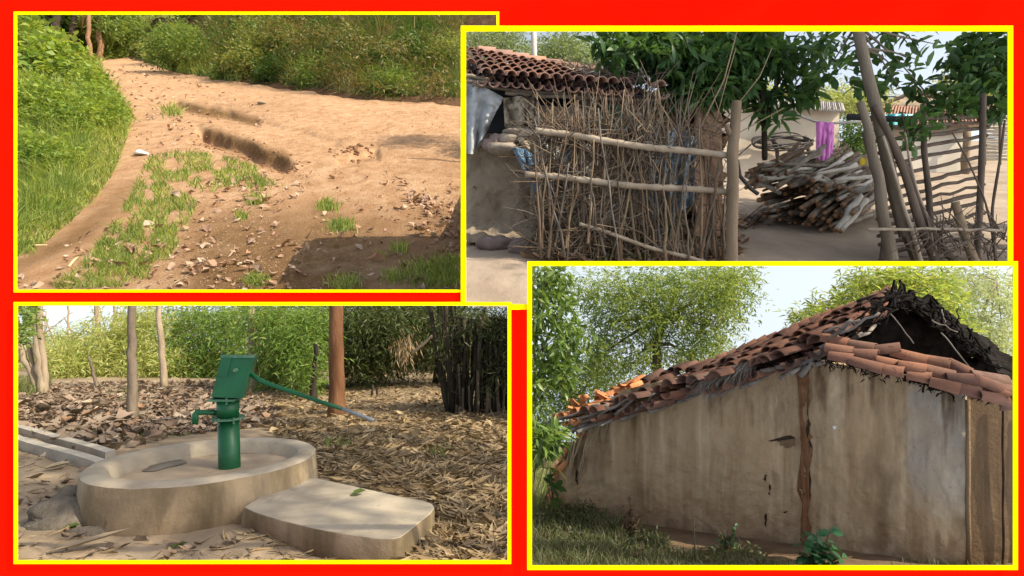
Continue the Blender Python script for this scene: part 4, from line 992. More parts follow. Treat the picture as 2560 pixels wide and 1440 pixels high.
for pts in ([(2020, 1010), (2027, 1060), (2020, 1090), (2030, 1120), (2022, 1170), (2027, 1200), (2021, 1270), (2018, 1200), (2012, 1130), (2014, 1080)],
            [(1920, 1102), (1945, 1098), (1975, 1090), (1985, 1098), (1950, 1103)], [(1912, 1187), (1917, 1188), (1912, 1205), (1908, 1200)], [(1922, 1210), (1926, 1215), (1922, 1240), (1918, 1236)],
            [(1913, 1282), (1916, 1290), (1914, 1318), (1909, 1310)], [(1443, 1172), (1448, 1180), (1444, 1212), (1440, 1200)], [(2004, 1268), (2022, 1262), (2012, 1274), (2003, 1284)], [(1948, 1280), (1972, 1278), (1962, 1284)]):
    patch('crack', pts, m_crack, jag=1.2, th=.004, sub=3)
patch('crumbled_patch', [(1942, 1103), (1986, 1098), (1984, 1116), (1965, 1122), (1948, 1112)], m_mudr, jag=2, th=.006)
patch('white_chip', [(2084, 1064), (2094, 1062), (2095, 1069), (2088, 1072)], m_white, jag=.5, th=.006, sub=2)

# roof of half round tiles
m_tile = mat('weathered_clay_tile', [(.25, (.085, .046, .034)), (.55, (.18, .088, .058)), (.8, (.25, .135, .095))], scale=3, rough=.9, bump=.4, bscale=20, spec=.1, isl=(.55, [(0, (.055, .038, .034)), (.4, (.17, .085, .06)), (.75, (.26, .12, .068)), (1, (.14, .10, .085))]), speck=(8, .63, (.07, .045, .035)), stain=(1.4, (1, 1, 1), .48, (.05, .038, .032), .8))
m_orange = mat('sunlit_orange_tile', [(.25, (.42, .16, .065)), (.7, (.62, .28, .12))], scale=4, rough=.9, bump=.4, bscale=20, spec=.1, isl=(.4, [(0, (.34, .14, .07)), (1, (.62, .27, .11))]))  # orange clay with sunlight put into its colour
m_soot_shade = mat('sooty_shade_black', [(.3, (.004, .0035, .003)), (.7, (.022, .018, .016))], scale=6, rough=1, bump=.6, bscale=20, spec=.05)  # near black: shade of the roof void painted over sooty timber
m_pole = mat('grey_weathered_pole', [(.3, (.10, .085, .07)), (.7, (.25, .22, .19))], scale=3, sc=(1, 1, .4), rough=.95, bump=.4, bscale=14, spec=.1)
m_rail0 = mat('pale_split_cane', [(.3, (.26, .19, .11)), (.7, (.48, .37, .23))], scale=2, bump=0)
def wY(px, py): return wp(np.asarray(float(px)), np.asarray(float(py)))[1]

A0 = at(1395, 1062, wY(1395, 1062) * .955); A1 = at(2052, 872, wY(2052, 872) * .95)
A2 = at(2244, 738, 8.3); A3_ = at(1566, 972, 10.3)
def rp(u, v):  # u along the eave, v from ridge (0) to eave (1)
    return (A3_ * (1 - u) + A2 * u) * (1 - v) + (A0 * (1 - u) + A1 * u) * v - A3([0, 0, .10]) * math.sin(math.pi * v) + A3([0, 0, 1]) * (.16 * float(vnoise(np.array([u * 7.]), np.array([v * 2.]), 5, 3)[0]) - .10 * math.sin(math.pi * u))
upA = nrm(np.cross(A1 - A0, A3_ - A0)); upA = upA if upA[2] > 0 else -upA
mt, mo, mu = MB(), MB(), MB()
NC, NR = 27, 5
for i in range(NC):
    u = (i + .5) / NC
    for j in range(NR):
        for lay in (0, 1):
            uu = u + (.5 / NC if lay == 0 else 0) + rng.normal(0, .006)
            if uu > 1.01: continue
            if rng.uniform() < .035: continue
            if u < .13 and rng.uniform() < .25: continue
            v0, v1 = (j - .12) / NR + rng.normal(0, .012), (j + 1.12) / NR + rng.normal(0, .016)
            p0, p1 = rp(uu, max(v0, 0)), rp(uu + rng.normal(0, .008), v1 + (rng.normal(0, .05) if j == NR - 1 else 0))
            lift = (.075 if lay else .0) + rng.normal(0, .014)
            tgt = mo if u < .16 else mt
            r = np.linalg.norm(A1 - A0) / NC * .62
            tgt.tile(p0 + upA * (lift - .02), p1 + upA * (lift + .045), r * .92, r * 1.08, upA if lay else -upA, arc=1.5)
roof = mt.build('tile_roof', m_tile, hut, keep=in4)
for _ in range(16):                        # broken orange tiles tumbled at the collapsed end
    px_, py_ = rng.uniform(1430, 1600), 0
    py_ = np.interp(px_, [1380, 1480, 1600], [1045, 1000, 965]) + rng.normal(0, 9); c = at(px_, py_, 9.8 + rng.normal(0, .25)); d = nrm(rng.normal(0, 1, 3) * [1, 1, .4]) * .11
    mo.tile(c - d, c + d, .05, .055, nrm(rng.normal(0, .5, 3) + UP), arc=1.4)
for t in np.linspace(0, 1, 13):            # slipped tiles down the left end, catching the sun
    px_ = np.interp(t, [0, .45, 1], [1468, 1412, 1372]) + rng.normal(0, 6); py_ = np.interp(t, [0, .45, 1], [1056, 1130, 1262]) + rng.normal(0, 6)
    c = wp(np.asarray(px_), np.asarray(py_), .06 + rng.uniform(0, .06)); d = nrm(A3([.3, 0, .9]) + rng.normal(0, .25, 3)) * .10; mo.tile(c + d, c - d, .05, .06, nrm(A3([.5, -.5, .5])), arc=1.4)
mo.build('broken_tiles', m_orange, roof, keep=in4)['kind'] = 'stuff'
# battens and rafters under the eave
def pole(mb, a, b, r, wob=.012, n=7): return mb.stick(a, b, r, r * .85, wob, 6, n)
raf = 0
for i, u in enumerate(np.linspace(.02, .99, 17)):
    mb = MB(); a, b = rp(u, .35) - upA * .10, rp(u + rng.normal(0, .012), (1.16 if u < .3 else 1.0) + rng.uniform(-.06, .10)) - upA * .11
    pole(mb, a, b, rng.uniform(.022, .038)); mb.build('rafter', m_pole, roof, keep=in4)
for v_ in (.55, .75, .93):
    mb = MB(); pole(mb, rp(.0, v_) - upA * .07, rp(1.0, v_) - upA * .07, .026, .02); mb.build('batten', m_pole, roof, keep=in4)
for a, b, r in (((1588, 1026), (1640, 985), 4.5), ((1540, 1038), (1600, 985), 4), ((1490, 1045), (1580, 990), 4), ((1440, 1050), (1560, 1005), 4), ((1395, 1050), (1500, 1010), 4), ((1345, 1062), (1470, 1030), 4.5), ((1430, 1080), (1520, 1010), 5),
                ((2000, 940), (2060, 875), 7), ((2050, 870), (2130, 800), 5), ((2100, 835), (2200, 782), 3), ((1940, 918), (2060, 902), 6), ((1900, 928), (2030, 918), 5), ((1740, 945), (1850, 922), 4), ((1715, 965), (1770, 975), 3), ((2060, 830), (2150, 800), 3), ((2065, 845), (2140, 815), 3)):
    mb = MB(); pole(mb, at(a[0], a[1], wY(*a) * .945), at(b[0], b[1], wY(*b) * .955), r * 7.5 / F); mb.build('rafter', m_pole, roof, keep=in4)
for i in range(22):                        # split canes hanging over the left end of the wall
    t = i / 21; x0 = np.interp(t, [0, 1], [1385, 1520]) + rng.normal(0, 5); y0 = np.interp(x0, [1385, 1520], [1070, 1010])
    x1 = x0 - rng.uniform(15, 70); y1 = y0 + rng.uniform(60, 190); mb = MB()
    pole(mb, wp(np.asarray(x0), np.asarray(y0), .14), wp(np.asarray(x1), np.asarray(y1), .10), rng.uniform(.007, .014), .01); mb.build('cane', m_rail0, roof, keep=in4)
# straw thatch hanging from under the tiles
lm_thatch = leafmat('grey_thatch_straw', [(.20, .17, .14), (.32, .28, .23), (.12, .10, .08)], .05, .9)
mb = MB(); n = 420
x = rng.uniform(1760, 1890, n); yb_ = np.interp(x, [1750, 1830, 1900], [955, 918, 895]) + rng.normal(0, 5, n)
b0 = np.stack([at(a, b, wY(a, b) * .95) for a, b in zip(x, yb_)])
leaves(mb, b0, np.stack([-np.abs(rng.normal(.5, .35, n)), rng.normal(-.1, .2, n), -rng.uniform(.3, 1.1, n)], -1), rng.uniform(.12, .42, n), .010, droop=.35)
mb.build('thatch', lm_thatch, roof, keep=in4); mb = MB()
for _ in range(420):
    a = (rng.uniform(1900, 2530), 0); yy = np.interp(a[0], [1900, 2060, 2330, 2530], [912, 900, 955, 1005]) + rng.normal(0, 8)
    p = at(a[0], yy, wY(a[0], yy) * .95); leaves(mb, p[None], np.array([[rng.normal(0, 1.0), -.1, -rng.uniform(.0, .7)]]), np.array([rng.uniform(.04, .11)]), np.array([.018]))
mb.build('shade_thatch', m_soot_shade, roof, keep=in4)  # black straw standing in for the shade in the eave gap
# far slope of the roof: sooty underside with the void's shade put into its colour
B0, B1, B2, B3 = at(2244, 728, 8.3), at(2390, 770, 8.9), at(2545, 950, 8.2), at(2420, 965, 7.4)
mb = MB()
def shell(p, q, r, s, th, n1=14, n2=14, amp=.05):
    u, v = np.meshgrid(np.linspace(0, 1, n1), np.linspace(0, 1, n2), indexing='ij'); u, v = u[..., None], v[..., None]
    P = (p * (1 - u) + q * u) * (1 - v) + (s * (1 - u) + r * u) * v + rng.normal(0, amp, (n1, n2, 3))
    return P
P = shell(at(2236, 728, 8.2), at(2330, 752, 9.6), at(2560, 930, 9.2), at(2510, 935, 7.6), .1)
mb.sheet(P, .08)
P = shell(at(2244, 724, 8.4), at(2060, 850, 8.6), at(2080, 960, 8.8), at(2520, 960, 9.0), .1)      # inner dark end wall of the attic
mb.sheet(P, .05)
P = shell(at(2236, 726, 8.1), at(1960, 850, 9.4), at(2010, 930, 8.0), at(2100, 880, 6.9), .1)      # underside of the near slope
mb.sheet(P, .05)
mb.build('sooty_shaded_underside', m_soot_shade, roof, keep=in4)
mb = MB()
for _ in range(130):
    t = rng.uniform(0, 1); px_ = np.interp(t, [0, .3, 1], [2240, 2330, 2505]) + rng.normal(0, 9); py_ = np.interp(t, [0, .3, 1], [742, 768, 935]) + rng.normal(3, 9)
    c = at(px_, py_, 7.9 + rng.normal(0, .2)); d = nrm(np.array([.8, .3, -.6]) + rng.normal(0, .45, 3)) * rng.uniform(.05, .2); pole(mb, c - d, c + d, rng.uniform(.005, .02), .01, 5)
for _ in range(60):
    px_ = rng.uniform(2060, 2260); py_ = np.interp(px_, [2060, 2240], [850, 735]) + rng.normal(14, 10)
    c = at(px_, py_, 7.3 + rng.normal(0, .1)); d = nrm(np.array([.8, .2, .5]) + rng.normal(0, .35, 3)) * rng.uniform(.1, .25); pole(mb, c - d, c + d, rng.uniform(.006, .02), .01, 5)
for _ in range(60):
    px_ = rng.uniform(2060, 2540); py_ = np.interp(px_, [2060, 2200, 2400, 2540], [895, 910, 965, 1000]) + rng.normal(4, 7)
    c = at(px_, py_, wY(px_, py_) * .965); d = nrm(np.array([.9, -.2, -.25]) + rng.normal(0, .4, 3)) * rng.uniform(.06, .2); pole(mb, c - d, c + d, rng.uniform(.006, .02), .01, 5)
mb.build('dark_sticks', m_soot_shade, roof, keep=in4)['kind'] = 'stuff'
for a, b, Y_ in (((2224, 782), (2284, 858), 7.3), ((2352, 832), (2424, 918), 7.2), ((2354, 774), (2362, 808), 7.6), ((2330, 800), (2395, 830), 7.4), ((2210, 725), (2255, 730), 7.9)):
    mb = MB(); pole(mb, at(a[0], a[1], Y_), at(b[0], b[1], Y_ - .1), .009, .006, 6); mb.build('loose_stick', m_pole, roof, keep=in4)
# long tiles laid along the sloping right hand eave
mr_ = MB()
for row, (ya, yb, yc, out) in enumerate(((846, 905, 968, .95), (866, 928, 994, .925), (882, 950, 1018, .915))):
    NT = 8
    for i in range(NT):
        def ep(t):
            x = 2052 + 490 * t; y = np.interp(t, [0, .55, 1], [ya, yb, yc]) + row * 2; return at(x, y, max(wY(min(x, 2420), y), 5.9) * out)
        t0, t1 = i / NT - .01 + row * .02, (i + 1.2) / NT + row * .02
        mr_.tile(ep(t0) + rng.normal(0, .02, 3), ep(t1) + UP * .02 + rng.normal(0, .024, 3), .062, .074, nrm(A3([-.15, -.45, .9])), arc=1.65)
mr_.tile(at(2460, 965, 5.6), at(2522, 998, 5.45), .06, .066, nrm(A3([-.3, -.6, .6])), arc=1.7)
mr_.build('eave_tiles', m_tile, roof, keep=in4)
for i in range(9):                          # ridge tiles and curled shards standing up
    t = i / 8; c = at(1905 + 335 * t, 800 - 78 * t + rng.normal(0, 3), 8.6); mb_ = MB()
tl = MB()
for i in range(16):
    t = i / 15; p, q = rp(.38 + .56 * t, -.02) + UP * .06, rp(.38 + .56 * (t + 1.15 / 15), -.02) + UP * .08
    tl.tile(p, q, .085, .10, UP, arc=1.5)
tl.build('ridge_tiles', m_tile, roof, keep=in4)
MB().tube([at(2318, 965, 6.0), at(2345, 962, 5.95), at(2362, 968, 6.3)], [.05, .055, .05], 10).build('beam_end', m_soot_shade, hut, keep=in4)

# ground and weeds
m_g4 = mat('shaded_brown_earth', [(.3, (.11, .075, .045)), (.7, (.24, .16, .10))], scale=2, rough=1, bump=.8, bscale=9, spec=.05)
def disp4(px, py, P): return vnoise(P[..., 0] * 1.3, P[..., 1] * 1.0, 12, 4) * .10
mb, _ = groundgrid(G4, np.linspace(1318, 2900, 120), np.linspace(1105, 1445, 90), disp4)
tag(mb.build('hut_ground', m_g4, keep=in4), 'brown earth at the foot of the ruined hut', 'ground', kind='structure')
def g4(px, py, lift=0):
    px, py = np.asarray(px, float), np.asarray(py, float); P = G4.p(px, py); P[..., 2] += disp4(px, py, P) + lift * P[..., 1] / F; return P
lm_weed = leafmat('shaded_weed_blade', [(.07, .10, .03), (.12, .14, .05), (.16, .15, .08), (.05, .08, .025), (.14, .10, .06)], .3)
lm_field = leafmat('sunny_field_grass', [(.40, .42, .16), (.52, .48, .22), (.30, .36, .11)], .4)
WEED = [(1318, 1290), (1380, 1270), (1480, 1290), (1540, 1320), (1660, 1345), (1680, 1385), (1840, 1380), (1960, 1410), (2040, 1440), (1318, 1440)]
x, y = scatter(WEED, 8000); b0 = g4(x, y); pix = b0[:, 1] / F
hh = np.where(x < 1560, 34, 20) * rng.uniform(.3, 1.5, len(x))
mb = grass(MB(), b0, hh * pix, 2.6 * pix, .7, curve=1.0)
x, y = scatter([(2330, 1400), (2533, 1395), (2533, 1440), (2000, 1440)], 300); b0 = g4(x, y); grass(mb, b0, 18 * b0[:, 1] / F, 2 * b0[:, 1] / F, .8)
crown(mb, [(1450, 1370, 7.2, 120, 30, .06), (1600, 1385, 6.9, 70, 22, .05), (1620, 1360, 7.1, 40, 25, .03), (1840, 1392, 6.6, 90, 16, .03), (1370, 1310, 8.5, 50, 30, .05), (1440, 1290, 8.6, 50, 25, .04)], 1700, 5, 13, .4)
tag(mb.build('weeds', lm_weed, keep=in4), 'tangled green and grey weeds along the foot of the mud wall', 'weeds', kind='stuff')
x, y = scatter([(1318, 1140), (1375, 1145), (1365, 1200), (1318, 1215)], 2500); b0 = g4(x, y); pix = b0[:, 1] / F
tag(grass(MB(), b0, 26 * pix * rng.uniform(.5, 1.3, len(x)), 3 * pix, .5).build('field_grass', lm_field, keep=in4), 'sunlit yellow field grass beyond the hut corner', 'grass', kind='stuff')
x, y = scatter([(1318, 1200), (1368, 1195), (1372, 1290), (1318, 1300)], 900); b0 = g4(x, y); pix = b0[:, 1] / F
tag(grass(MB(), b0, 40 * pix * rng.uniform(.5, 1.3, len(x)), 3 * pix, .5).build('corner_grass', lm_g3, keep=in4), 'green grass at the left corner of the mud hut', 'grass', kind='stuff')
# plants by the wall
lm_sap = leafmat('blue_green_sapling_leaf', [(.035, .11, .045), (.05, .15, .06), (.03, .085, .035)], .3, .4)
lm_seed = leafmat('dead_brown_seed_head', [(.06, .03, .02), (.12, .06, .04)], .05, .9)
def plant(lab, base, tops, lm, n, L, Wr, name='plant', seed=False, Y=None, fine=True, stem=None):
    b = g4(np.asarray(float(base[0])), np.asarray(float(base[1]))) if Y is None else at(base[0], base[1], Y); k = b[1] / F
    t = thing(name, lab, 'plant', b); ms, ml = MB(), MB()
    for tx, ty in tops:
        e = at(tx, ty, b[1] - .05); m_ = (b + e) / 2 + A3([rng.normal(0, 4), 0, 4]) * k
        ms.tube([b - [0, 0, .03], m_, e], np.array([2.2, 1.7, .9]) * k, 6)
        s_ = rng.uniform(.25, 1.0, n)[:, None]; c = (b * (1 - s_) + e * s_) + rng.normal(0, 2, (n, 3)) * k
        d = nrm(rng.normal(size=(n, 3)) * [1, 1, .4]) if not seed else nrm(rng.normal(size=(n, 3)) + UP)
        leaves(ml, c, d, L * k * rng.uniform(.6, 1.2, n), L * Wr * k, .5, fine=fine)
    ms.build('stem', stem or m_stem, t, keep=in4); ml.build('foliage', lm, t, keep=in4)
    return t
plant('broad leafed blue green sapling in front of the red mud strip', (2055, 1408), [(2040, 1318), (2075, 1320), (2000, 1340), (2090, 1350), (2060, 1360), (1990, 1380), (2040, 1380), (2130, 1392), (2020, 1400)], lm_sap, 9, 34, .55)
plant('dead brown seed spikes standing in the weeds before the wall', (1574, 1352), [(1574, 1240), (1554, 1265), (1600, 1290), (1560, 1300), (1588, 1310), (1580, 1280)], lm_seed, 40, 9, .5, seed=True, fine=False)
plant('thin dry stem standing alone before the plain wall', (1738, 1412), [(1735, 1288)], lm_seed, 16, 6, .5, seed=True, fine=False)
plant('small green weed with thin stems near the wall middle', (1815, 1372), [(1812, 1325), (1835, 1345), (1840, 1318), (1800, 1330)], lm_sap, 8, 16, .5)
plant('leafy shoot with one yellow leaf at the left end of the hut', (1384, 1262), [(1375, 1160), (1390, 1180), (1368, 1200)], lm_dkgreen, 5, 40, .4, Y=8.8)
mb = MB(); leaves(mb, at(1392, 1172, 8.5)[None], np.array([[.75, -.2, -.7]]), np.array([.27]), np.array([.09]), .2, fine=True)
tag(mb.build('yellow_leaf', leafmat('yellow_leaf_blade', [(.5, .42, .03), (.55, .45, .05)], .4), loc=at(1392, 1172, 8.5), keep=in4), 'single bright yellow leaf hanging by the hut left end', 'leaf')
for lab, a, b in (('long grey fallen branch crossing the weeds', (1420, 1388), (1535, 1310)), ('shorter fallen branch crossing under the long grey one', (1405, 1330), (1468, 1358)), ('dark fallen branch parallel to the long grey one', (1445, 1370), (1500, 1305))):
    p, q = g4(np.asarray(float(a[0])), np.asarray(float(a[1])), 8), g4(np.asarray(float(b[0])), np.asarray(float(b[1])), 22)
    tag(MB().stick(p, q, .016, .010, .015).build('fallen_branch', m_pole, loc=p, keep=in4), lab, 'branch')

# trees round the hut
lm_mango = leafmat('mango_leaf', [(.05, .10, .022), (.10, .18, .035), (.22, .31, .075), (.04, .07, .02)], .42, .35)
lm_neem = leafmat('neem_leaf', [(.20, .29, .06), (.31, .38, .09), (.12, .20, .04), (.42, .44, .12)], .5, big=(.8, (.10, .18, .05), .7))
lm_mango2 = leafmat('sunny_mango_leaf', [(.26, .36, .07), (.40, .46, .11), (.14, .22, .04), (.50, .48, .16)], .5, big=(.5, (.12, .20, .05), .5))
lm_euc = leafmat('pale_gum_leaf', [(.30, .36, .20), (.42, .46, .28), (.22, .28, .13)], .5)
bk_br = barkmat('brown_tree_bark', (.06, .045, .03), (.16, .12, .08), 1)
def tr4(lab, base, Y, path, r0, r1, bk, blobs, n, per, L, lm, Wr=.3, **kw):
    b = at(base[0], base[1], Y); b[2] = min(b[2], G4.z(Y)); k = Y / F
    t = thing('tree', lab, 'tree', b, 'trees round the ruined hut'); mb = MB()
    pts = np.array([b] + [at(x, y, Y) for x, y in path]); mb.tube(pts, np.linspace(r0, r1, len(pts)) * k, 10)
    bl = np.asarray(blobs, float)
    for q in bl[:9]:
        a = pts[-1] if rng.uniform() < .6 or len(pts) < 3 else pts[-2]; e = at(q[0] + rng.normal(0, 10), q[1] + q[4] * .1, q[2])
        mb.tube([a, a * .55 + e * .45 + A3([0, 0, 10 * k]), e], np.array([r1 * .7, r1 * .45, r1 * .15]) * k, 6)
    mb.build('trunk', bk, t, keep=in4)
    crown(MB(), blobs, n, per, L, Wr, **kw).build('crown', lm, t, keep=in4)
    return t
tr4('large feathery yellow green tree behind the left roof slope', (1643, 1000), 17, [(1643, 920), (1640, 860), (1660, 800)], 13, 9, bk_br,
    [(1560, 720, 17, 110, 60, .1), (1700, 700, 17, 100, 55, .1), (1640, 780, 17, 110, 60, .1), (1800, 730, 17, 90, 75, .1), (1520, 800, 17, 70, 60, .1), (1760, 810, 17, 80, 55, .1), (1600, 880, 17, 80, 50, .1), (1720, 880, 17, 70, 45, .1), (1500, 880, 17, 50, 45, .1), (1830, 690, 17, 60, 40, .1), (1460, 720, 17, 40, 45, .1), (1790, 870, 17, 40, 30, .1)], 3000, 11, 11, lm_neem, .30, spread=.6, droop=.5, shell=1.8)
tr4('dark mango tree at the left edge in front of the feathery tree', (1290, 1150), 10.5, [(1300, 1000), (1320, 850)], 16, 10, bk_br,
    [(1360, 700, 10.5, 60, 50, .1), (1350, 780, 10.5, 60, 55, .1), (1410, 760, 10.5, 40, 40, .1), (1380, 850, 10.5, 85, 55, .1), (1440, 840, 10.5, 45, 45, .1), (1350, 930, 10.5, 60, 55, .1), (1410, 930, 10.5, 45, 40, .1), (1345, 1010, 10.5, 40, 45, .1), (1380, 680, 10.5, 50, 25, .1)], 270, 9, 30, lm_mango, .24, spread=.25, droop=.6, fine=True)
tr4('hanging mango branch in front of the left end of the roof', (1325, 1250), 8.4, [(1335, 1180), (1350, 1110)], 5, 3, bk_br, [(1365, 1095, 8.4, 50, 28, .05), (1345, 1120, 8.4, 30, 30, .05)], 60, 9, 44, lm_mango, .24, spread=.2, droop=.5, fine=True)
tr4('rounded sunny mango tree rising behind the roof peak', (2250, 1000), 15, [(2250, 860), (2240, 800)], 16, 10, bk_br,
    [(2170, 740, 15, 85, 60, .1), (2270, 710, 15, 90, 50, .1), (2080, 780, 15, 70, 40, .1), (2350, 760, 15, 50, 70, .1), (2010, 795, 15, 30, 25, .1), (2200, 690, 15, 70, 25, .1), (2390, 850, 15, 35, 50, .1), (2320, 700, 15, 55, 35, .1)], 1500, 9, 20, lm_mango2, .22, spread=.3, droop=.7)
tr4('tall pale gum tree at the far right of the hut', (2500, 1000), 24, [(2490, 850), (2450, 800), (2490, 700)], 5, 3.5, bk_pale,
    [(2440, 700, 24, 45, 40, .1), (2500, 720, 24, 40, 50, .1), (2430, 790, 24, 45, 50, .1), (2490, 830, 24, 50, 50, .1), (2460, 890, 24, 60, 50, .1), (2530, 900, 24, 40, 60, .1), (2400, 690, 24, 25, 25, .1), (2530, 780, 24, 25, 60, .1)], 1500, 7, 11, lm_euc, .3, spread=.9, droop=.8)
tr4('pale low tree between the dark mango and the feathery tree', (1450, 1100), 22, [(1455, 1010), (1458, 980)], 5, 3, bk_pale, [(1450, 960, 22, 60, 55, .05), (1490, 900, 22, 35, 35, .05), (1400, 1000, 22, 50, 45, .05), (1530, 945, 22, 40, 30, .05), (1350, 1080, 22, 50, 40, .05)], 1100, 7, 11, lm_mid, .32, spread=.9)

# ================================================================== village yard behind a brushwood fence
S2 = 5.0
def disp2(px, py, P): return vnoise(P[..., 0] * .16, P[..., 1] * .10, 15, 5) * .8 + vnoise(P[..., 0] * 1.2, P[..., 1] * .8, 3, 3) * .10
m_g2 = mat('trodden_grey_earth', [(.25, (.22, .165, .12)), (.5, (.31, .245, .185)), (.78, (.39, .32, .25))], scale=.22, rough=1, bump=.5, bscale=1.6, bdist=.2, spec=.05, sc=(1, .5, 1))
mb, _ = groundgrid(G2, np.linspace(1150, 2900, 240), np.concatenate([np.linspace(352, 420, 40)[:-1], np.linspace(420, 790, 150)]), disp2)
tag(mb.build('yard_ground', m_g2, keep=in2), 'trodden grey brown earth of the village yard', 'ground', kind='structure')
def g2(px, py, lift=0):
    px, py = np.asarray(px, float), np.asarray(py, float); P = G2.p(px, py); P[..., 2] += disp2(px, py, P) + lift * P[..., 1] / F; return P
def g2s(px, py, lift=0): return g2(np.asarray(float(px)), np.asarray(float(py)), lift)

# ---- low mud house on the left
m_mud2 = mat('grey_mud_wall', [(.25, (.19, .145, .10)), (.55, (.29, .23, .165)), (.8, (.37, .30, .22))], scale=.5, rough=1, bump=.8, bscale=2.5, bdist=.2, spec=.05, speck=(1.6, .64, (.15, .11, .075)))
m_mud2b = mat('brown_brick_mud', [(.3, (.20, .115, .07)), (.7, (.34, .215, .14))], scale=.6, rough=1, bump=1, bscale=2.2, bdist=.25, spec=.05, speck=(1.2, .6, (.11, .06, .035)))
m_tile2 = mat('pinkish_clay_tile', [(.25, (.20, .115, .09)), (.6, (.33, .20, .155)), (.8, (.40, .26, .21))], scale=.6, rough=.9, bump=.3, bscale=4, bdist=.1, spec=.1, isl=(.5, [(0, (.17, .11, .095)), (.5, (.33, .20, .155)), (.85, (.42, .22, .13)), (1, (.26, .19, .17))]), stain=(.28, (1, 1, 1), .5, (.11, .08, .07), .7))
m_pole2 = mat('bamboo_grey_pole', [(.3, (.16, .125, .09)), (.7, (.34, .28, .21))], scale=.8, sc=(1, 1, .4), rough=.9, bump=.3, bscale=3, bdist=.1, spec=.1)
m_rail = mat('pale_bamboo_rail', [(.3, (.20, .15, .105)), (.7, (.42, .35, .265))], scale=.6, rough=.8, bump=.3, bscale=3, bdist=.1, spec=.15)
m_dark2 = mat('dark_wood_and_shade', [(.3, (.018, .02, .025)), (.7, (.05, .05, .055))], scale=.6, bump=0)  # near black, puts shade into the opening and the tile gaps
house = thing('mud_house', 'low mud house with a pinkish clay tile roof behind the brush fence', 'house', g2s(1230, 600))
gx, sv = np.meshgrid(np.linspace(1140, 1372, 60), np.linspace(0, 1, 50))
yt = np.interp(gx, [1140, 1165, 1215, 1290, 1372], [375, 372, 368, 378, 390]); yb = np.interp(gx, [1140, 1372], [604, 612])
Y0 = 38.6 + 1.3 * (sv - 1) * -1 * .4 - 1.6 * sm(sv, .72, 1.0) * (vnoise(gx * .02, sv * 4, 3) + .8)
P = at(gx, yt + (yb - yt) * sv, Y0 + vnoise(gx * .02, sv * 5, 6, 4) * .9)
mb = MB(); mb.sheet(P[::-1], 1.2); mb.build('wall', m_mud2, house, keep=in2)
# upper enclosure of the veranda: walls and posts behind the hanging sheets
MB().slab([at(1161, 200, 42), at(1700, 235, 42), at(1720, 600, 42), at(1161, 600, 42)], (0, .6, 0)).build('back_wall', m_mud2, house, keep=in2, smooth=False)
MB().slab([at(1161, 195, 40.6), at(1440, 236, 40.6), at(1440, 330, 40.6), at(1161, 330, 40.6)], (0, .3, 0)).build('opening_shade', m_dark2, house, keep=in2, smooth=False)  # dark slab standing in for the shade of the opening
mb = MB().slab([at(1340, 262, 38.8), at(1452, 270, 38.8), at(1452, 360, 38.8), at(1345, 350, 38.8)], (0, .3, 0)); mb.build('clay_panel', m_mud2, house, keep=in2, smooth=False)
for x0, x1 in ((1470, 1474), (1335, 1338), (1620, 1622)):
    MB().stick(at(x0, 610, 38.5), at(x1, 236, 38.5), 8 * 38.5 / F, None, .06).build('post', m_pole2, house, keep=in2)
B0_, B1_, B2_, B3_ = at(1150, 205, 37.0), at(1655, 242, 36.0), at(1560, 212, 52), at(1105, 128, 50)   # eave left, eave right, ridge right, ridge left
def r2(u, v): return (B3_ * (1 - u) + B2_ * u) * (1 - v) + (B0_ * (1 - u) + B1_ * u) * v
up2 = nrm(np.cross(B1_ - B0_, B3_ - B0_)); up2 = up2 if up2[2] > 0 else -up2
mt = MB(); NC, NR = 18, 7
for i in range(NC):
    u = (i + .5) / NC
    for j in range(NR):
        for lay in (0, 1):
            uu = u + (.5 / NC if lay == 0 else 0) + rng.normal(0, .003)
            if uu > 1: continue
            v0, v1 = max((j - .15) / NR, 0), (j + 1.15) / NR + rng.normal(0, .01)
            if uu < .10 and v1 > .80: continue
            r = .42 * np.linalg.norm(B1_ - B0_) / NC * 1.12
            l = .40 if lay else 0.0
            if j in (5, 6) and .60 < u < 1.0 and rng.uniform() < .35: continue
            mt.tile(r2(uu, v0) + up2 * (l - .08), r2(uu + rng.normal(0, .003), v1) + up2 * (l + .26), r * .95, r * 1.08, up2 if lay else -up2, arc=1.5)
mt.build('tile_roof', m_tile2, house, keep=in2)
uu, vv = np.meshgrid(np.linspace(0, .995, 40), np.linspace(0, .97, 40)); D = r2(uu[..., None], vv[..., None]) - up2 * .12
MB().sheet(D, .06).build('dark_tile_backing', m_dark2, house, keep=in2)  # dark backing added for the shade between the tiles
mt = MB()
for i in range(11):
    mt.tile(r2(i / 11, .01) + UP * .4, r2((i + 1.1) / 11, .01) + UP * .5, .62, .70, UP, arc=1.5)
mt.build('ridge_tiles', m_tile2, house, keep=in2)
for a, b in (((1150, 187), (1225, 200)), ((1165, 203), (1262, 214)), ((1262, 232), (1330, 236)), ((1330, 240), (1660, 250)), ((1180, 212), (1440, 240))):
    MB().stick(at(a[0], a[1], 37.4), at(b[0], b[1], 37.6), 5 * 37 / F, None, .05).build('rafter', m_pole2, house, keep=in2)
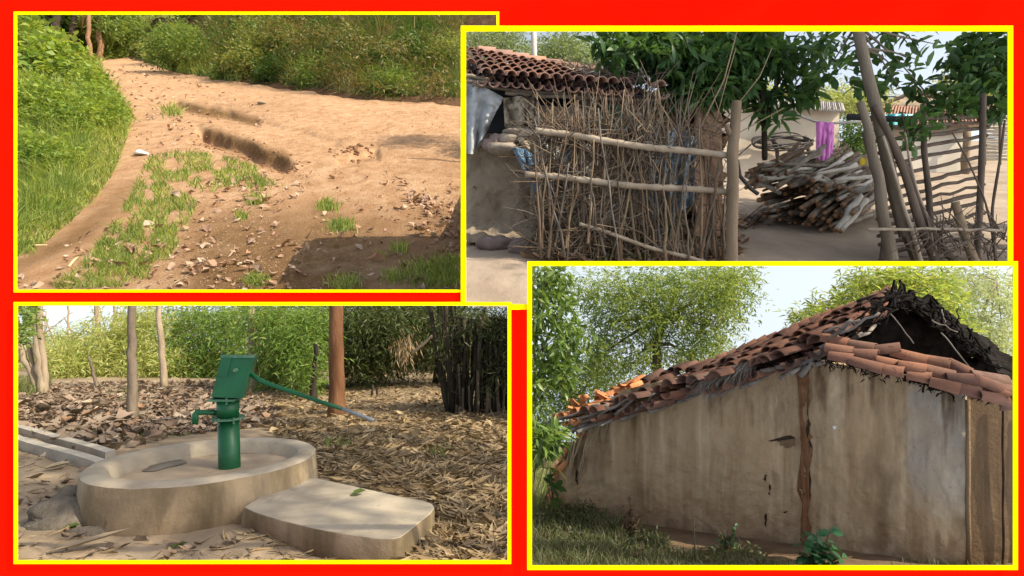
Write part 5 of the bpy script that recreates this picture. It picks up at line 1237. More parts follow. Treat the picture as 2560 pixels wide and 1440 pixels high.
# sheets hung up along the veranda
m_tarp = mat('grey_plastic_sheet', [(.3, (.27, .28, .29)), (.7, (.46, .47, .47))], scale=.35, rough=.55, bump=.5, bscale=1.2, bdist=.3, speck=(1.2, .68, (.14, .13, .12)))
m_tan = mat('dirty_tan_sheet', [(.3, (.20, .165, .12)), (.7, (.40, .34, .26))], scale=.4, rough=.7, bump=.6, bscale=1.2, bdist=.3)
m_blue = mat('pale_blue_tarp', [(.3, (.17, .23, .28)), (.7, (.33, .40, .44))], scale=.4, rough=.5, bump=.6, bscale=1.2, bdist=.3)
m_blue2 = mat('blue_plastic_sheet', [(.3, (.05, .12, .20)), (.7, (.12, .22, .32))], scale=.4, rough=.45, bump=.6, bscale=1.2, bdist=.3)
def cloth(lab, cat, name, poly, Y, mt, seed, amp=.5, fold=6, keep=in2, th=.05, nu=40, nv=40, grp=None):
    # poly: top edge px list and bottom edge px list, resampled; folds run downwards
    top, bot = np.asarray(poly[0], float), np.asarray(poly[1], float)
    u = np.linspace(0, 1, nu); rs = lambda q: np.stack([np.interp(u, np.linspace(0, 1, len(q)), q[:, 0]), np.interp(u, np.linspace(0, 1, len(q)), q[:, 1])], -1)
    T, B = rs(top), rs(bot); v = np.linspace(0, 1, nv)[:, None, None]
    q = T * (1 - v) + B * v
    U, V = np.meshgrid(u, np.linspace(0, 1, nv))
    Yg = Y + amp * (np.sin(U * fold * 2 * np.pi + seed + 2 * vnoise(U * 3, V * 3, seed)) * .35 * (.3 + V) + 2 * vnoise(U * 4, V * 3, seed + 1, 4))
    o = MB().sheet(at(q[..., 0], q[..., 1], Yg), th).build(name, mt, loc=at(q[0, nu // 2, 0], q[0, nu // 2, 1], Y), keep=keep)
    return tag(o, lab, cat, grp)
cloth('grey plastic sheet hanging down the left end of the mud house', 'sheet', 'plastic_sheet', ([(1140, 205), (1190, 205), (1258, 245)], [(1140, 380), (1180, 386), (1215, 330)]), 37.6, m_tarp, 2, .9, 3)
cloth('small dirty tan sheet knotted under the eave between grey sheet and clay panel', 'sheet', 'tan_sheet', ([(1258, 245), (1300, 240), (1336, 245)], [(1262, 318), (1300, 325), (1330, 312)]), 37.8, m_tan, 5, 1.2, 2)
cloth('tan sacking draped over the stones beside the fence', 'sacking', 'sacking', ([(1292, 340), (1350, 335), (1450, 345)], [(1310, 385), (1352, 440), (1450, 470)]), 37.0, m_tan, 7, .8, 4)
cloth('dark blue plastic strip hanging at the left end of the fence', 'plastic strip', 'plastic_strip', ([(1280, 368), (1310, 372), (1345, 395)], [(1312, 430), (1335, 470), (1352, 512)]), 36.0, m_blue2, 9, .5, 2)
cloth('large pale blue tarp hanging behind the right half of the fence', 'tarp', 'tarp', ([(1670, 330), (1700, 310), (1742, 350)], [(1590, 540), (1660, 545), (1735, 510)]), 35.2, m_blue, 4, 1.2, 4)
cloth('greenish dark sheet under the eave behind the dry stalks', 'sheet', 'green_sheet', ([(1492, 262), (1540, 258), (1600, 268)], [(1480, 335), (1540, 340), (1610, 345)]), 38.4, mat('dull_green_sheet', [(.3, (.06, .09, .06)), (.7, (.13, .17, .12))], scale=.5, bump=.4, bscale=1.5), 6, 1.0, 3)
cloth('faded blue tarp patch low behind the fence', 'tarp', 'tarp_patch', ([(1365, 345), (1420, 350), (1480, 360)], [(1370, 500), (1420, 510), (1480, 520)]), 35.4, m_tarp, 8, 1.0, 3)
cloth('white plastic sheet over the ridge end of the tile roof', 'plastic sheet', 'roof_sheet', ([(1425, 172), (1500, 182), (1600, 196)], [(1440, 186), (1500, 198), (1610, 210)]), 46.0, m_white, 3, .6, 3)
m_hay = leafmat('grey_brush_on_roof', [(.22, .19, .16), (.34, .30, .25), (.14, .12, .10)], .05, .9)
mb = MB(); n = 700; u, v = rng.uniform(.58, 1, n), rng.uniform(.35, .95, n); c = r2(u[:, None], v[:, None]) + up2 * rng.uniform(.5, 1.2, (n, 1))
leaves(mb, c, nrm(rng.normal(size=(n, 3)) * [1, 1, .4]), rng.uniform(.6, 2.0, n), .09)
tag(mb.build('brushwood', m_hay, loc=r2(.8, .6), keep=in2), 'grey dry brushwood lying on the right of the tile roof', 'brushwood', kind='stuff')
# stones on the wall
m_st = mat('brown_grey_stone', [(.3, (.20, .16, .125)), (.7, (.36, .30, .24))], scale=.7, rough=.95, bump=.6, bscale=3, bdist=.15)
m_st2 = mat('purple_brown_boulder', [(.3, (.13, .095, .085)), (.7, (.22, .165, .15))], scale=.7, rough=.95, bump=.6, bscale=3, bdist=.15)
def stone(lab, px_, py_, Y, rx, ry, mt, seed, grp=None):
    k = Y / F; c = at(px_, py_, Y)
    tag(lump(MB(), c, 1.0, seed, (rx * k * 1.25, rx * k * .9, ry * k * 1.25), 14, 22).build('stone', mt, loc=c, keep=in2), lab, 'stone', grp)
gs = 'stones laid on the mud wall'
stone('long flat stone at the top of the mud wall', 1258, 372, 37.4, 34, 12, m_st, 3, gs)
stone('square brown stone in the upper course on the mud wall', 1272, 348, 37.5, 24, 13, m_st, 5, gs)
stone('small dark stone at the left of the upper course', 1238, 350, 37.5, 15, 12, m_st2, 8, gs)
stone('round dark stone left of the long flat stone', 1220, 362, 37.4, 14, 13, m_st2, 12, gs)
stone('pale thin stone on top of the square brown stone', 1288, 330, 37.5, 26, 8, m_st, 14, gs)
stone('pale stone at the right end of the wall courses', 1316, 340, 37.3, 18, 14, m_st, 17, gs)
gb2 = 'boulders at the foot of the mud wall'
p = g2s(1240, 622); stone('flat purple brown boulder at the foot of the mud wall', 1238, 611, p[1], 38, 17, m_st2, 21, gb2)
p = g2s(1312, 636); stone('round purple brown boulder nearest to the fence', 1312, 621, p[1], 34, 21, m_st2, 25, gb2)

# ---- brushwood fence
FY = 33.0; kf = FY / F
fence = thing('brush_fence', 'rough fence of dry brushwood stakes tied to three bamboo rails', 'fence', g2s(1590, 645))
for (a, b, r) in (((1338, 327), (1838, 393), 7.5), ((1312, 436), (1824, 482), 7.5), ((1448, 560), (1780, 662), 4.5)):
    mb = MB(); n = 14; t = np.linspace(0, 1, n * 3 + 1); q0, q1 = at(a[0], a[1], FY - .5), at(b[0], b[1], FY - .7)
    pts = q0 + (q1 - q0) * t[:, None] + np.stack([0 * t, 0 * t, .05 * np.sin(t * 9) - .05 * np.sin(np.pi * t)], -1)
    rr = np.where(np.arange(len(t)) % 3 == 0, 1.22, 1.0) * r * kf
    mb.tube(pts, rr, 10).build('rail', m_rail, fence, keep=in2)
m_stk = [mat('brown_stake_bark', [(.3, (.075, .048, .03)), (.7, (.18, .12, .08))], scale=.8, bump=.3, bdist=.1), mat('straw_stake_bark', [(.3, (.15, .105, .065)), (.7, (.29, .21, .13))], scale=.8, bump=.3, bdist=.1), mat('grey_stake_bark', [(.3, (.09, .075, .06)), (.7, (.21, .175, .14))], scale=.8, bump=.3, bdist=.1)]
stk = []
for i in range(100):
    x0 = 1352 + 470 * ((i + rng.uniform(0, 1)) / 100) ** 1.3; yb = rng.uniform(640, 662); Y = FY + rng.normal(0, .5)
    yt = rng.choice([rng.uniform(220, 330), rng.uniform(330, 470)], p=[.55, .45]); lean = rng.normal(-4, 34)
    if x0 > 1650: yt = rng.uniform(280, 480)
    a, b = at(x0, yb, Y), at(x0 + lean, yt, Y + rng.normal(0, .4))
    MB().stick(a, b, rng.uniform(1.9, 4.3) * kf, rng.uniform(1.0, 2.0) * kf, 2.6 * kf, 6, 6).build('stake', m_stk[i % 3], fence, keep=in2)
mb = [MB(), MB(), MB()]
for i in range(1800):
    x0 = 1345 + 480 * rng.uniform(0, 1) ** 1.6; y0 = rng.uniform(300, 650); k3 = rng.integers(0, 3)
    if x0 > 1655 and rng.uniform() < .72: continue
    a = at(x0, y0, FY + rng.normal(.3, .5)); d = np.array([rng.normal(0, .8), rng.normal(0, .2), rng.normal(.3, .8)]); d = nrm(d) * rng.uniform(25, 120) * kf
    m_ = a + d * .5 + rng.normal(0, 5, 3) * kf; e = a + d
    mb[k3].tube([a, m_, e], np.array([1.7, 1.2, .5]) * kf * rng.uniform(.5, 1.3), 5, cap=False)
for i in range(120):                       # thin dry tops reaching above the fence
    x0 = rng.uniform(1420, 1740); y0 = rng.uniform(330, 440); a = at(x0, y0, FY + rng.normal(0, .4))
    e = at(x0 + rng.normal(0, 60), y0 - rng.uniform(70, 190), FY + rng.normal(0, .6)); mb[i % 3].tube([a, (a + e) / 2 + rng.normal(0, 6, 3) * kf, e], np.array([1.8, 1.3, .5]) * kf, 5, cap=False)
for i in range(3):
    o = mb[i].build('brushwood', m_stk[i], fence, keep=in2); o['kind'] = 'stuff'
# tall dry stalks crossing the tree behind the fence
gd = 'tall dry stalks standing up from the fence'
for lab, pts, r in (('long dry stalk rising right from the fence into the tree crown', [(1690, 450), (1760, 300), (1810, 200), (1842, 80)], 2.6),
                    ('thinner dry stalk bending right beside the long one', [(1700, 480), (1790, 300), (1822, 180), (1840, 120)], 1.8),
                    ('brown dry stalk leaning left behind the fence', [(1672, 420), (1655, 300), (1642, 200)], 4.5),
                    ('thin stalk slanting across the mango crown to the right', [(1790, 330), (1900, 190), (1930, 120)], 1.8),
                    ('thin stalk slanting up right across the pale hut wall', [(1700, 560), (1850, 330), (1960, 270)], 1.8)):
    P = [at(x, y, FY + .3) for x, y in pts]; tag(MB().tube(P, np.linspace(r, r * .5, len(P)) * kf, 7).build('dry_stalk', m_stk[1], loc=P[0], keep=in2), lab, 'stalk', gd)
# gate post
b = g2s(1830, 655); post = MB()
post.path([at(1829, 668, FY - 1), at(1830, 560, FY - 1), at(1833, 460, FY - 1), at(1831, 380, FY - 1), at(1838, 310, FY - 1), at(1842, 254, FY - 1)], np.array([15, 13.5, 13, 13.5, 12, 11]) * kf, 14, 0, 40)
post.tube([at(1832, 345, FY - 1), at(1820, 325, FY - 1.1), at(1816, 312, FY - 1.1)], np.array([8, 6.5, 5.5]) * kf, 8)
tag(post.build('gate_post', mat('smooth_brown_post', [(.3, (.15, .105, .065)), (.7, (.27, .20, .135))], scale=.5, sc=(1, 1, .3), rough=.85, bump=.4, bscale=3, bdist=.1), loc=b, keep=in2), 'stout brown gate post with a sawn top at the fence end', 'post')
# mud brick pillar
gx, sv = np.meshgrid(np.linspace(1738, 1806, 24), np.linspace(0, 1, 60))
P = at(gx + (sv - .5) * 2 + vnoise(gx * .05, sv * 9, 3) * 4, 268 + 322 * sv, 37.5 + vnoise(gx * .06, sv * 14, 3, 4) * .6)
tag(MB().sheet(P[::-1], 1.4).build('mud_pillar', m_mud2b, loc=g2s(1772, 590), keep=in2), 'crumbling brown mud brick pillar behind the fence', 'pillar')
gx, sv = np.meshgrid(np.linspace(1690, 1745, 16), np.linspace(0, 1, 20)); P = at(gx, 282 + 130 * sv, 39.5 + vnoise(gx * .05, sv * 7, 8) * .4)
tag(MB().sheet(P[::-1], .8).build('mud_wall', m_mud2, loc=g2s(1715, 560), keep=in2), 'short piece of mud wall left of the brick pillar', 'wall')

# ---- plastered hut behind, corrugated roof
m_plas = mat('cream_plaster', [(.25, (.42, .35, .26)), (.6, (.60, .52, .42)), (.8, (.68, .61, .51))], scale=.18, rough=.95, bump=.3, bscale=1.2, bdist=.2, spec=.1, speck=(.7, .68, (.25, .18, .11)))
m_corr = mat('grey_corrugated_sheet', [(.3, (.27, .24, .22)), (.7, (.42, .38, .35))], scale=.4, rough=.7, bump=.2)
h2 = thing('plastered_hut', 'cream plastered hut with a corrugated roof behind the woodpile', 'hut', g2s(1950, 475))
YB = float(G2.Y(470.))
MB().slab([at(1800, 268, YB), at(2098, 276, YB + 1), at(2098, 500, YB + 1), at(1800, 500, YB)][::-1], (0, 3, 0)).build('wall', m_plas, h2, keep=in2, smooth=False)
u = np.linspace(0, 1, 220); w = .22 * np.sin(u * 60 * 2 * np.pi)
e = at(1795 + u * 315, 256 + 20 * u, YB - 1.2); r = at(1810 + u * 295, 236 + 22 * u, YB + 8)
MB().sheet(np.stack([e + w[:, None] * UP, r + w[:, None] * UP]), .15).build('roof', m_corr, h2, keep=in2)
# coil of black hose on two pegs
m_hose = mat('black_hose', [(.4, (.035, .03, .028)), (.7, (.09, .075, .065))], scale=1, rough=.6, bump=0)
hs = thing('hose_coil', 'loosely coiled dark hose hanging on the cream wall', 'hose', at(1950, 390, YB - 1.5))
mb = MB(); a = np.linspace(0, 2 * np.pi, 60)
for s_ in range(5):
    mb.tube(at(1958 + (70 + rng.normal(0, 8)) * np.cos(a) + rng.normal(0, 4), 356 + (17 + rng.normal(0, 4)) * np.sin(a) + 6 * np.sin(a * 2 + s_), YB - .9 + .5 * np.sin(a + s_)), 2.2 * YB / F, 6)
mb.tube([at(1888, 352, YB - .7), at(1850, 385, YB - .7), at(1842, 392, YB - .7)], 2 * YB / F, 6); mb.tube([at(1918, 345, YB - 1), at(1985, 385, YB - 1), at(2040, 402, YB - 1)], 2 * YB / F, 6)
mb.build('loop', m_hose, hs, keep=in2)
for x0, x1 in ((1935, 1944), (2012, 2030)): MB().stick(at(x0, 340, YB - .8), at(x1, 395, YB - .8), 5 * YB / F, None, .1).build('peg', m_hose, hs, keep=in2)
tag(MB().tube([at(1843, 400, FY + 3), at(1850, 440, FY + 3.2), at(1875, 470, FY + 3.4), at(1895, 485, FY + 3.5)], 5.5 * kf, 8).build('black_pipe', m_hose, loc=at(1843, 400, FY + 3), keep=in2), 'short black pipe bending down behind the gate post', 'pipe')
# rope line and pink cloth
m_rope = mat('pale_rope', [(.3, (.42, .40, .36)), (.7, (.6, .58, .52))], scale=2, bump=0)
YR = 47.
tag(MB().tube([at(x, y, YR) for x, y in ((1845, 262), (1900, 270), (1960, 274), (2000, 290), (2035, 303), (2080, 308), (2120, 306), (2150, 302))], 3.0 * YR / F, 7).build('rope', m_rope, loc=at(1990, 290, YR), keep=in2), 'pale rope strung from the gate post to the leaning trunk', 'rope')
m_pink = mat('pink_cotton', [(.3, (.72, .19, .58)), (.7, (.84, .34, .72))], scale=.5, sc=(4, 1, .15), rough=.9, bump=.4, bscale=2, bdist=.1)
pk = cloth('bright pink cloth hung double over the rope', 'cloth', 'pink_cloth', ([(2040, 304), (2084, 307)], [(2040, 402), (2072, 402)]), YR - .25, m_pink, 1, .35, 3)
cl2 = cloth('', 'cloth', 'hem', ([(2078, 307), (2085, 307)], [(2070, 384), (2083, 384)]), YR - .05, m_pink, 3, .2, 2); 
cl2.parent = pk; cl2.location = cl2.location - pk.location
for k_ in ('label', 'category'):
    if k_ in cl2: del cl2[k_]

# ---- firewood pile: every log is an object
m_logs = [mat('grey_log_bark', [(.3, (.13, .105, .08)), (.7, (.31, .265, .21))], scale=1.2, rough=.95, bump=.6, bscale=4, bdist=.1), mat('brown_log_bark', [(.3, (.08, .05, .032)), (.7, (.21, .14, .095))], scale=1.2, rough=.95, bump=.6, bscale=4, bdist=.1), mat('bleached_log', [(.3, (.38, .34, .29)), (.7, (.58, .54, .47))], scale=1.2, rough=.9, bump=.4, bscale=4, bdist=.1)]
m_end = mat('cut_wood_end', [(.3, (.30, .16, .085)), (.7, (.44, .26, .15))], scale=2, rough=.9, bump=.2)
def log(a, b, r, mtl, lab, grp):
    mb = MB(); n = 9; a, b = A3(a), A3(b); t = np.linspace(0, 1, 6)[:, None]
    p = a + (b - a) * t + rng.normal(0, r * .35, (6, 3)) * np.minimum(np.minimum(t, 1 - t) * 4, 1)
    mb.tube(p, r * rng.uniform(.85, 1.12, 6), n, 0, cap=False); N = mb.n
    mb.f.append((np.arange(n)[::-1][None], 1)); mb.f.append((np.arange(N - n, N)[None], 1))
    o = mb.build('log', [mtl, m_end], loc=(a + b) / 2, keep=in2); tag(o, lab, 'log', grp); return o
def pileheap(front, back_off, Ya, n, r0, r1, lab, grp, seed):
    # front: polygon in the picture where log ends show; logs run back and right from there
    x, y = scatter(front, n * 6); pts = []
    for a_, b_ in zip(x, y):
        if all((a_ - c) ** 2 + (b_ - d) ** 2 > 70 for c, d in pts): pts.append((a_, b_))
        if len(pts) >= n: break
    for (a_, b_) in pts:
        Y = Ya + rng.normal(0, .9); p = at(a_, b_, Y)
        q = at(a_ + back_off[0] + rng.normal(0, 22), b_ + back_off[1] + rng.normal(0, 11), Y + back_off[2] + rng.normal(0, .5))
        log(p, q, rng.uniform(r0 * .7, r1) * Ya / F, m_logs[rng.choice(3, p=[.4, .5, .1])], lab, grp)
YL = 43.6
pileheap([(1905, 410), (1960, 395), (2010, 420), (2050, 470), (2000, 520), (1990, 560), (1925, 556), (1893, 535), (1890, 440)], (150, -30, 8.5), 46.5, 62, 4.2, 6.8, 'split log with its cut end showing in the left stack', 'logs of the left firewood stack', 1)
pileheap([(2030, 430), (2110, 470), (2140, 520), (2120, 560), (2080, 578), (2000, 570), (2000, 520)], (100, -70, 7.5), 42.9, 66, 4.2, 7, 'log with its cut end showing in the right stack', 'logs of the right firewood stack', 2)
for i in range(64):                          # branches laid across the top
    t = rng.uniform(0, 1); x0 = 1895 + 240 * t; y0 = np.interp(x0, [1890, 1960, 2060, 2150], [425, 405, 430, 455]) + rng.uniform(-8, 38)
    d = rng.uniform(45, 85); sl = rng.normal(-.30, .30)
    log(at(x0 - d * .6, y0 - sl * d * .6, YL - .9 + rng.normal(0, .3)), at(x0 + d, y0 + sl * d, YL + 1.0 + rng.normal(0, .4)), rng.uniform(2.5, 6.5) * YL / F, m_logs[rng.choice([0, 2, 2, 0, 1])], 'bleached branch lying across the top of the firewood', 'branches on top of the firewood')
for i, (a, b) in enumerate((((2150, 490), (2090, 575)), ((2165, 500), (2100, 578)), ((2140, 478), (2185, 462)))):
    log(at(a[0], a[1], YL - 1.2), at(b[0], b[1], YL - 2.6), 7.5 * YL / F, m_logs[2], ('steep pale log propped at the right end of the firewood', 'outer pale log propped at the right end of the firewood', 'short log pointing at the gate from the firewood')[i], None)
gbr = 'thin branches on the ground left of the firewood'
for i in range(16):
    a = g2s(rng.uniform(1845, 1890), rng.uniform(545, 580), 4); b_ = g2s(rng.uniform(1920, 1990), rng.uniform(490, 540), 10)
    tag(MB().stick(a, b_, rng.uniform(2, 3.6) * kf, 1.2 * kf, .12, 6, 6).build('branch', m_logs[1], loc=a, keep=in2), 'thin dark branch lying on the ground left of the firewood', 'branch', gbr)

# ---- lattice gate and leaning posts
m_gate = mat('dark_brown_pole', [(.3, (.065, .045, .033)), (.7, (.16, .12, .09))], scale=.8, sc=(1, 1, .4), rough=.95, bump=.5, bscale=3, bdist=.1)
m_post2 = mat('grey_brown_trunk', [(.3, (.10, .078, .055)), (.7, (.24, .195, .145))], scale=.6, sc=(1, 1, .25), rough=.95, bump=.9, bscale=3.5, bdist=.15)
GY = 33.5; kg = GY / F
gate = thing('lattice_gate', 'open lattice gate of dark horizontal poles tied to uprights', 'gate', g2s(2330, 640))
for i in range(15):
    t = i / 14; ya = 300 + 348 * t; yb = 292 + 360 * t - 28 * math.sin(math.pi * min(1, t * 1.1)) ; x0 = 2175 + 33 * t + rng.normal(0, 5); x1 = 2470 - 22 * t + rng.normal(0, 6)
    if i == 0: yb = 290
    yb = np.interp(t, [0, .12, .25, .45, .7, 1], [290, 310, 350, 425, 500, 615]); ya = np.interp(t, [0, .12, .25, .45, .7, 1], [298, 345, 400, 490, 565, 655])
    MB().stick(at(x0, ya, GY + rng.normal(0, .15)), at(x1, yb, GY + 3 + rng.normal(0, .15)), rng.uniform(4.2, 6.0) * kg, None, .035, 12, 7).build('slat', m_gate, gate, keep=in2)
for pts, r in (([(2205, 655), (2215, 560), (2190, 440), (2160, 330)], 8), ([(2330, 620), (2322, 480), (2310, 380), (2308, 260)], 7.5), ([(2442, 656), (2448, 540), (2455, 400), (2458, 235)], 8)):
    MB().path([at(x, y, GY - .25) for x, y in pts], np.linspace(r, r * .85, len(pts)) * kg, 9).build('upright', m_gate, gate, keep=in2)
gl = 'posts and trunks leaning in front of the lattice gate'
for lab, pts, r0, r1, mt_ in (('mossy thick post nearest to the firewood', [(2232, 665), (2222, 600), (2205, 540), (2200, 450), (2180, 390), (2172, 320), (2150, 255)], 15, 9, m_post2),
                        ('blackish post crossing the gate from upper left', [(2345, 665), (2300, 560), (2265, 440), (2230, 350), (2185, 265)], 11, 7, m_gate),
                        ('split grey post at the bottom of the leaning group', [(2395, 665), (2340, 600), (2305, 520), (2260, 400)], 9, 5, m_gate),
                        ('slim pale stick tied along the leaning posts', [(2305, 665), (2285, 590), (2260, 520), (2235, 430), (2208, 340)], 5.5, 3, m_rail),
                        ('thin bent stick in the middle of the leaning group', [(2335, 640), (2325, 560), (2290, 470), (2270, 380), (2262, 330)], 3.4, 2.2, m_rail),
                        ('short sawn plank leaning at the right of the group', [(2440, 665), (2412, 590), (2388, 505)], 11, 9, m_stk[1]),
                        ('thin twiggy branch standing right of the gate', [(2492, 665), (2482, 590), (2480, 520), (2500, 400), (2512, 300)], 4, 2.5, m_gate),
                        ('forked twig beside the thin twiggy branch', [(2482, 580), (2462, 500), (2420, 400), (2380, 330)], 2.6, 1.6, m_gate)):
    kd = next((w for w in ('plank', 'stick', 'branch', 'post') if w in lab.split('beside')[0].split('tied')[0]), 'post')
    if lab.startswith('forked'): kd = 'branch'
    Yp = GY - 1.2 - .3 * rng.uniform(); P = [at(x, y, Yp) for x, y in pts]
    tag(MB().path(P, np.linspace(r0, r1, len(P)) * kg, 12).build('leaning_' + kd, mt_, loc=P[0], keep=in2), lab, kd, gl)
tag(MB().stick(at(2170, 574, GY - 2), at(2530, 573, GY - 2), 3.6 * kg, 3.2 * kg, .03, 10).build('cross_pole', m_rail, loc=at(2350, 574, GY - 2), keep=in2), 'thin horizontal pole tied across the leaning posts', 'pole')
tag(MB().stick(at(2120, 292, GY + .6), at(2290, 302, GY + .4), 8 * kg, 7 * kg, .05, 6).build('blackened_beam', m_dark2, loc=at(2200, 297, GY), keep=in2), 'short blackened beam lying on the leaning posts', 'beam')
mb = MB()
for _ in range(90):
    a = at(rng.uniform(2280, 2540), rng.uniform(560, 650), GY - 1.6 + rng.normal(0, .4)); e = a + np.array([rng.normal(0, 50), 0, rng.normal(20, 40)]) * kg; mb.tube([a, (a + e) / 2 + rng.normal(0, 5, 3) * kg, e], np.array([1.8, 1.4, .6]) * kg, 5)
tag(mb.build('brush_twigs', m_gate, loc=at(2400, 620, GY), keep=in2), 'dark brush twigs tangled at the foot of the gate', 'twigs', kind='stuff')

# ---- shed with a tiled roof and a bamboo screen behind the gate
YS = float(G2.Y(432.)); ks = YS / F
sh2 = thing('tan_shed', 'low tan walled shed with a sagging pinkish roof behind the gate', 'shed', g2s(2330, 432))
MB().slab([at(2190, 310, YS), at(2415, 316, YS), at(2415, 436, YS), at(2190, 436, YS)][::-1], (0, 4, 0)).build('wall', mat('pale_lime_wall', [(.3, (.50, .44, .35)), (.7, (.66, .60, .50))], scale=.12, bump=.2), sh2, keep=in2, smooth=False)
MB().slab([at(2180, 305, YS - 1), at(2420, 305, YS - 1), at(2420, 330, YS - 1), at(2300, 338, YS - 1), at(2180, 335, YS - 1)][::-1], (0, .4, 0)).build('awning', mat('brown_awning', [(.3, (.20, .15, .11)), (.7, (.30, .235, .17))], scale=.2, bump=.2), sh2, keep=in2, smooth=False)
u = np.linspace(0, 1, 160); w = .35 * np.sin(u * 34 * 2 * np.pi)
e = at(2170 + u * 275, 305 + 6 * np.sin(u * 3.1), YS - 2); r = at(2190 + u * 240, 262 + 10 * u, YS + 10)
MB().sheet(np.stack([e + w[:, None] * UP, r + w[:, None] * UP]), .3).build('roof', m_tile2, sh2, keep=in2)
MB().slab([at(2190, 268, YS + 10), at(2290, 228, YS + 16), at(2430, 280, YS + 10)][::-1], (0, 2, 0)).build('gable', m_mud2, sh2, keep=in2, smooth=False)
MB().stick(at(2180, 272, YS + 9), at(2292, 226, YS + 9), 5 * ks, None, .1).build('verge_pole', m_gate, sh2, keep=in2); MB().stick(at(2292, 226, YS + 9), at(2435, 276, YS + 9), 6 * ks, None, .1).build('verge_pole', m_gate, sh2, keep=in2)
cloth('turquoise tarp on the shed roof behind the gate', 'tarp', 'turquoise_tarp', ([(2195, 288), (2240, 284), (2282, 286)], [(2195, 308), (2240, 312), (2275, 308)]), YS - 4, mat('turquoise_plastic', [(.3, (.10, .46, .52)), (.7, (.16, .58, .63))], scale=.3, rough=.4, bump=.3), 2, 1.0, 3)
MB().stick(at(2412, 440, YS - 2), at(2418, 330, YS - 2), 9 * ks, None, .05).build('post', m_stk[1], sh2, keep=in2)
sc_ = thing('bamboo_screen', 'pale woven bamboo screen at the far right of the yard', 'screen', g2s(2500, 405))
mb = MB()
for i in range(26): mb.stick(at(2452, 292 + i * 4.3, YS + 2 + (i % 2) * .3), at(2600, 290 + i * 4.4, YS + 1), 2.2 * ks, None, .06, 6, 6)
mb.build('slats', mat('pale_split_bamboo', [(.3, (.48, .42, .33)), (.7, (.66, .60, .50))], scale=.5, bump=.1), sc_, keep=in2)
for x0 in (2462, 2500, 2535): MB().stick(at(x0, 412, YS + .6), at(x0 + 2, 285, YS + .6), 3 * ks, None, .04).build('post', m_gate, sc_, keep=in2)
hh3 = thing('far_house', 'small pale gabled house beyond the bamboo screen', 'house', at(2490, 300, YS + 25))
MB().slab([at(2440, 290, YS + 25), at(2440, 268, YS + 25), at(2478, 258, YS + 25), at(2560, 280, YS + 25), at(2560, 320, YS + 25)], (0, 6, 0)).build('wall', m_plas, hh3, keep=in2, smooth=False)
MB().slab([at(2432, 270, YS + 24), at(2478, 252, YS + 24), at(2570, 276, YS + 24), at(2570, 284, YS + 24), at(2478, 262, YS + 24), at(2436, 276, YS + 24)], (0, 8, 0)).build('roof', m_tile2, hh3, keep=in2, smooth=False)

# ---- trees of the yard
lm_m2 = leafmat('dark_broad_leaf', [(.035, .085, .03), (.06, .13, .04), (.10, .19, .05), (.03, .06, .025)], .4, .4)
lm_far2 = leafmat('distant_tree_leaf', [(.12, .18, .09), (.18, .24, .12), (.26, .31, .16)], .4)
lm_lit2 = leafmat('sunlit_far_leaf', [(.30, .36, .12), (.40, .42, .17), (.20, .28, .08)], .4)
def tr2(lab, base, Y, path, r0, r1, bk, blobs, n, per, L, lm, Wr=.3, grp=None, **kw):
    b = at(base[0], base[1], Y); k = Y / F
    t = thing('yard_tree', lab, 'tree', b, grp); mb = MB()
    pts = np.array([b] + [at(x, y, Y) for x, y in path]); mb.tube(pts, np.linspace(r0, r1, len(pts)) * k, 10)
    bl = np.asarray(blobs, float)
    for q in bl[:10]:
        a = pts[-1] if rng.uniform() < .6 or len(pts) < 3 else pts[-2]; e = at(q[0] + rng.normal(0, 8), q[1], q[2])
        mb.tube([a, a * .5 + e * .5 + A3([0, 0, rng.normal(4, 8)]) * k, e], np.array([min(r1 * .8, 4), 2.4, 1.0]) * k, 6)
    mb.build('trunk', bk, t, keep=in2)
    crown(MB(), blobs, n, per, L, Wr, **kw).build('crown', lm, t, keep=in2)
tr2('broad leafed dark tree hanging over the fence and pillar', (1912, 395), 38, [(1910, 300), (1905, 220), (1890, 150), (1880, 70)], 7, 5, bk_dark,
    [(1700, 130, 38, 110, 75, .08), (1620, 110, 38, 80, 45, .08), (1800, 150, 38, 100, 85, .08), (1740, 220, 38, 80, 50, .08), (1550, 130, 38, 50, 40, .08), (1890, 120, 38, 60, 70, .08), (1850, 220, 38, 50, 40, .08), (1540, 95, 38, 45, 25, .08)], 500, 8, 46, lm_m2, .26, grp='trees of the yard', spread=.2, droop=.55, fine=True)
tr2('smaller dark leafed tree in front of the cream hut', (1912, 400), 38.5, [(1912, 330), (1914, 260)], 6, 5, bk_dark,
    [(1960, 230, 38, 60, 30, .06), (2010, 215, 38, 45, 35, .06), (1930, 265, 38, 40, 22, .06), (1890, 265, 38, 30, 20, .06), (1960, 120, 38, 40, 55, .06), (2020, 110, 38, 45, 40, .06), (1935, 310, 38, 22, 22, .06)], 75, 8, 44, lm_m2, .27, grp='trees of the yard', spread=.2, droop=.35, fine=True)
tr2('large grey trunk with loose sprays of leaves over the gate', (2290, 655), 32.6, [(2264, 590), (2240, 500), (2216, 390), (2196, 290), (2172, 200), (2154, 120), (2142, 60)], 16, 13, m_post2,
    [(2080, 170, 34.6, 45, 30, .04), (2180, 210, 36, 60, 28, .04), (2240, 170, 36, 50, 22, .04), (2120, 120, 36, 60, 30, .04), (2290, 150, 34, 40, 20, .04), (2260, 220, 36, 60, 25, .04), (2330, 110, 34, 50, 20, .04), (2240, 90, 34, 60, 16, .04), (2340, 230, 36, 60, 30, .04)], 62, 6, 36, lm_m2, .42, grp='trees of the yard', spread=.35, droop=.0, fine=True)
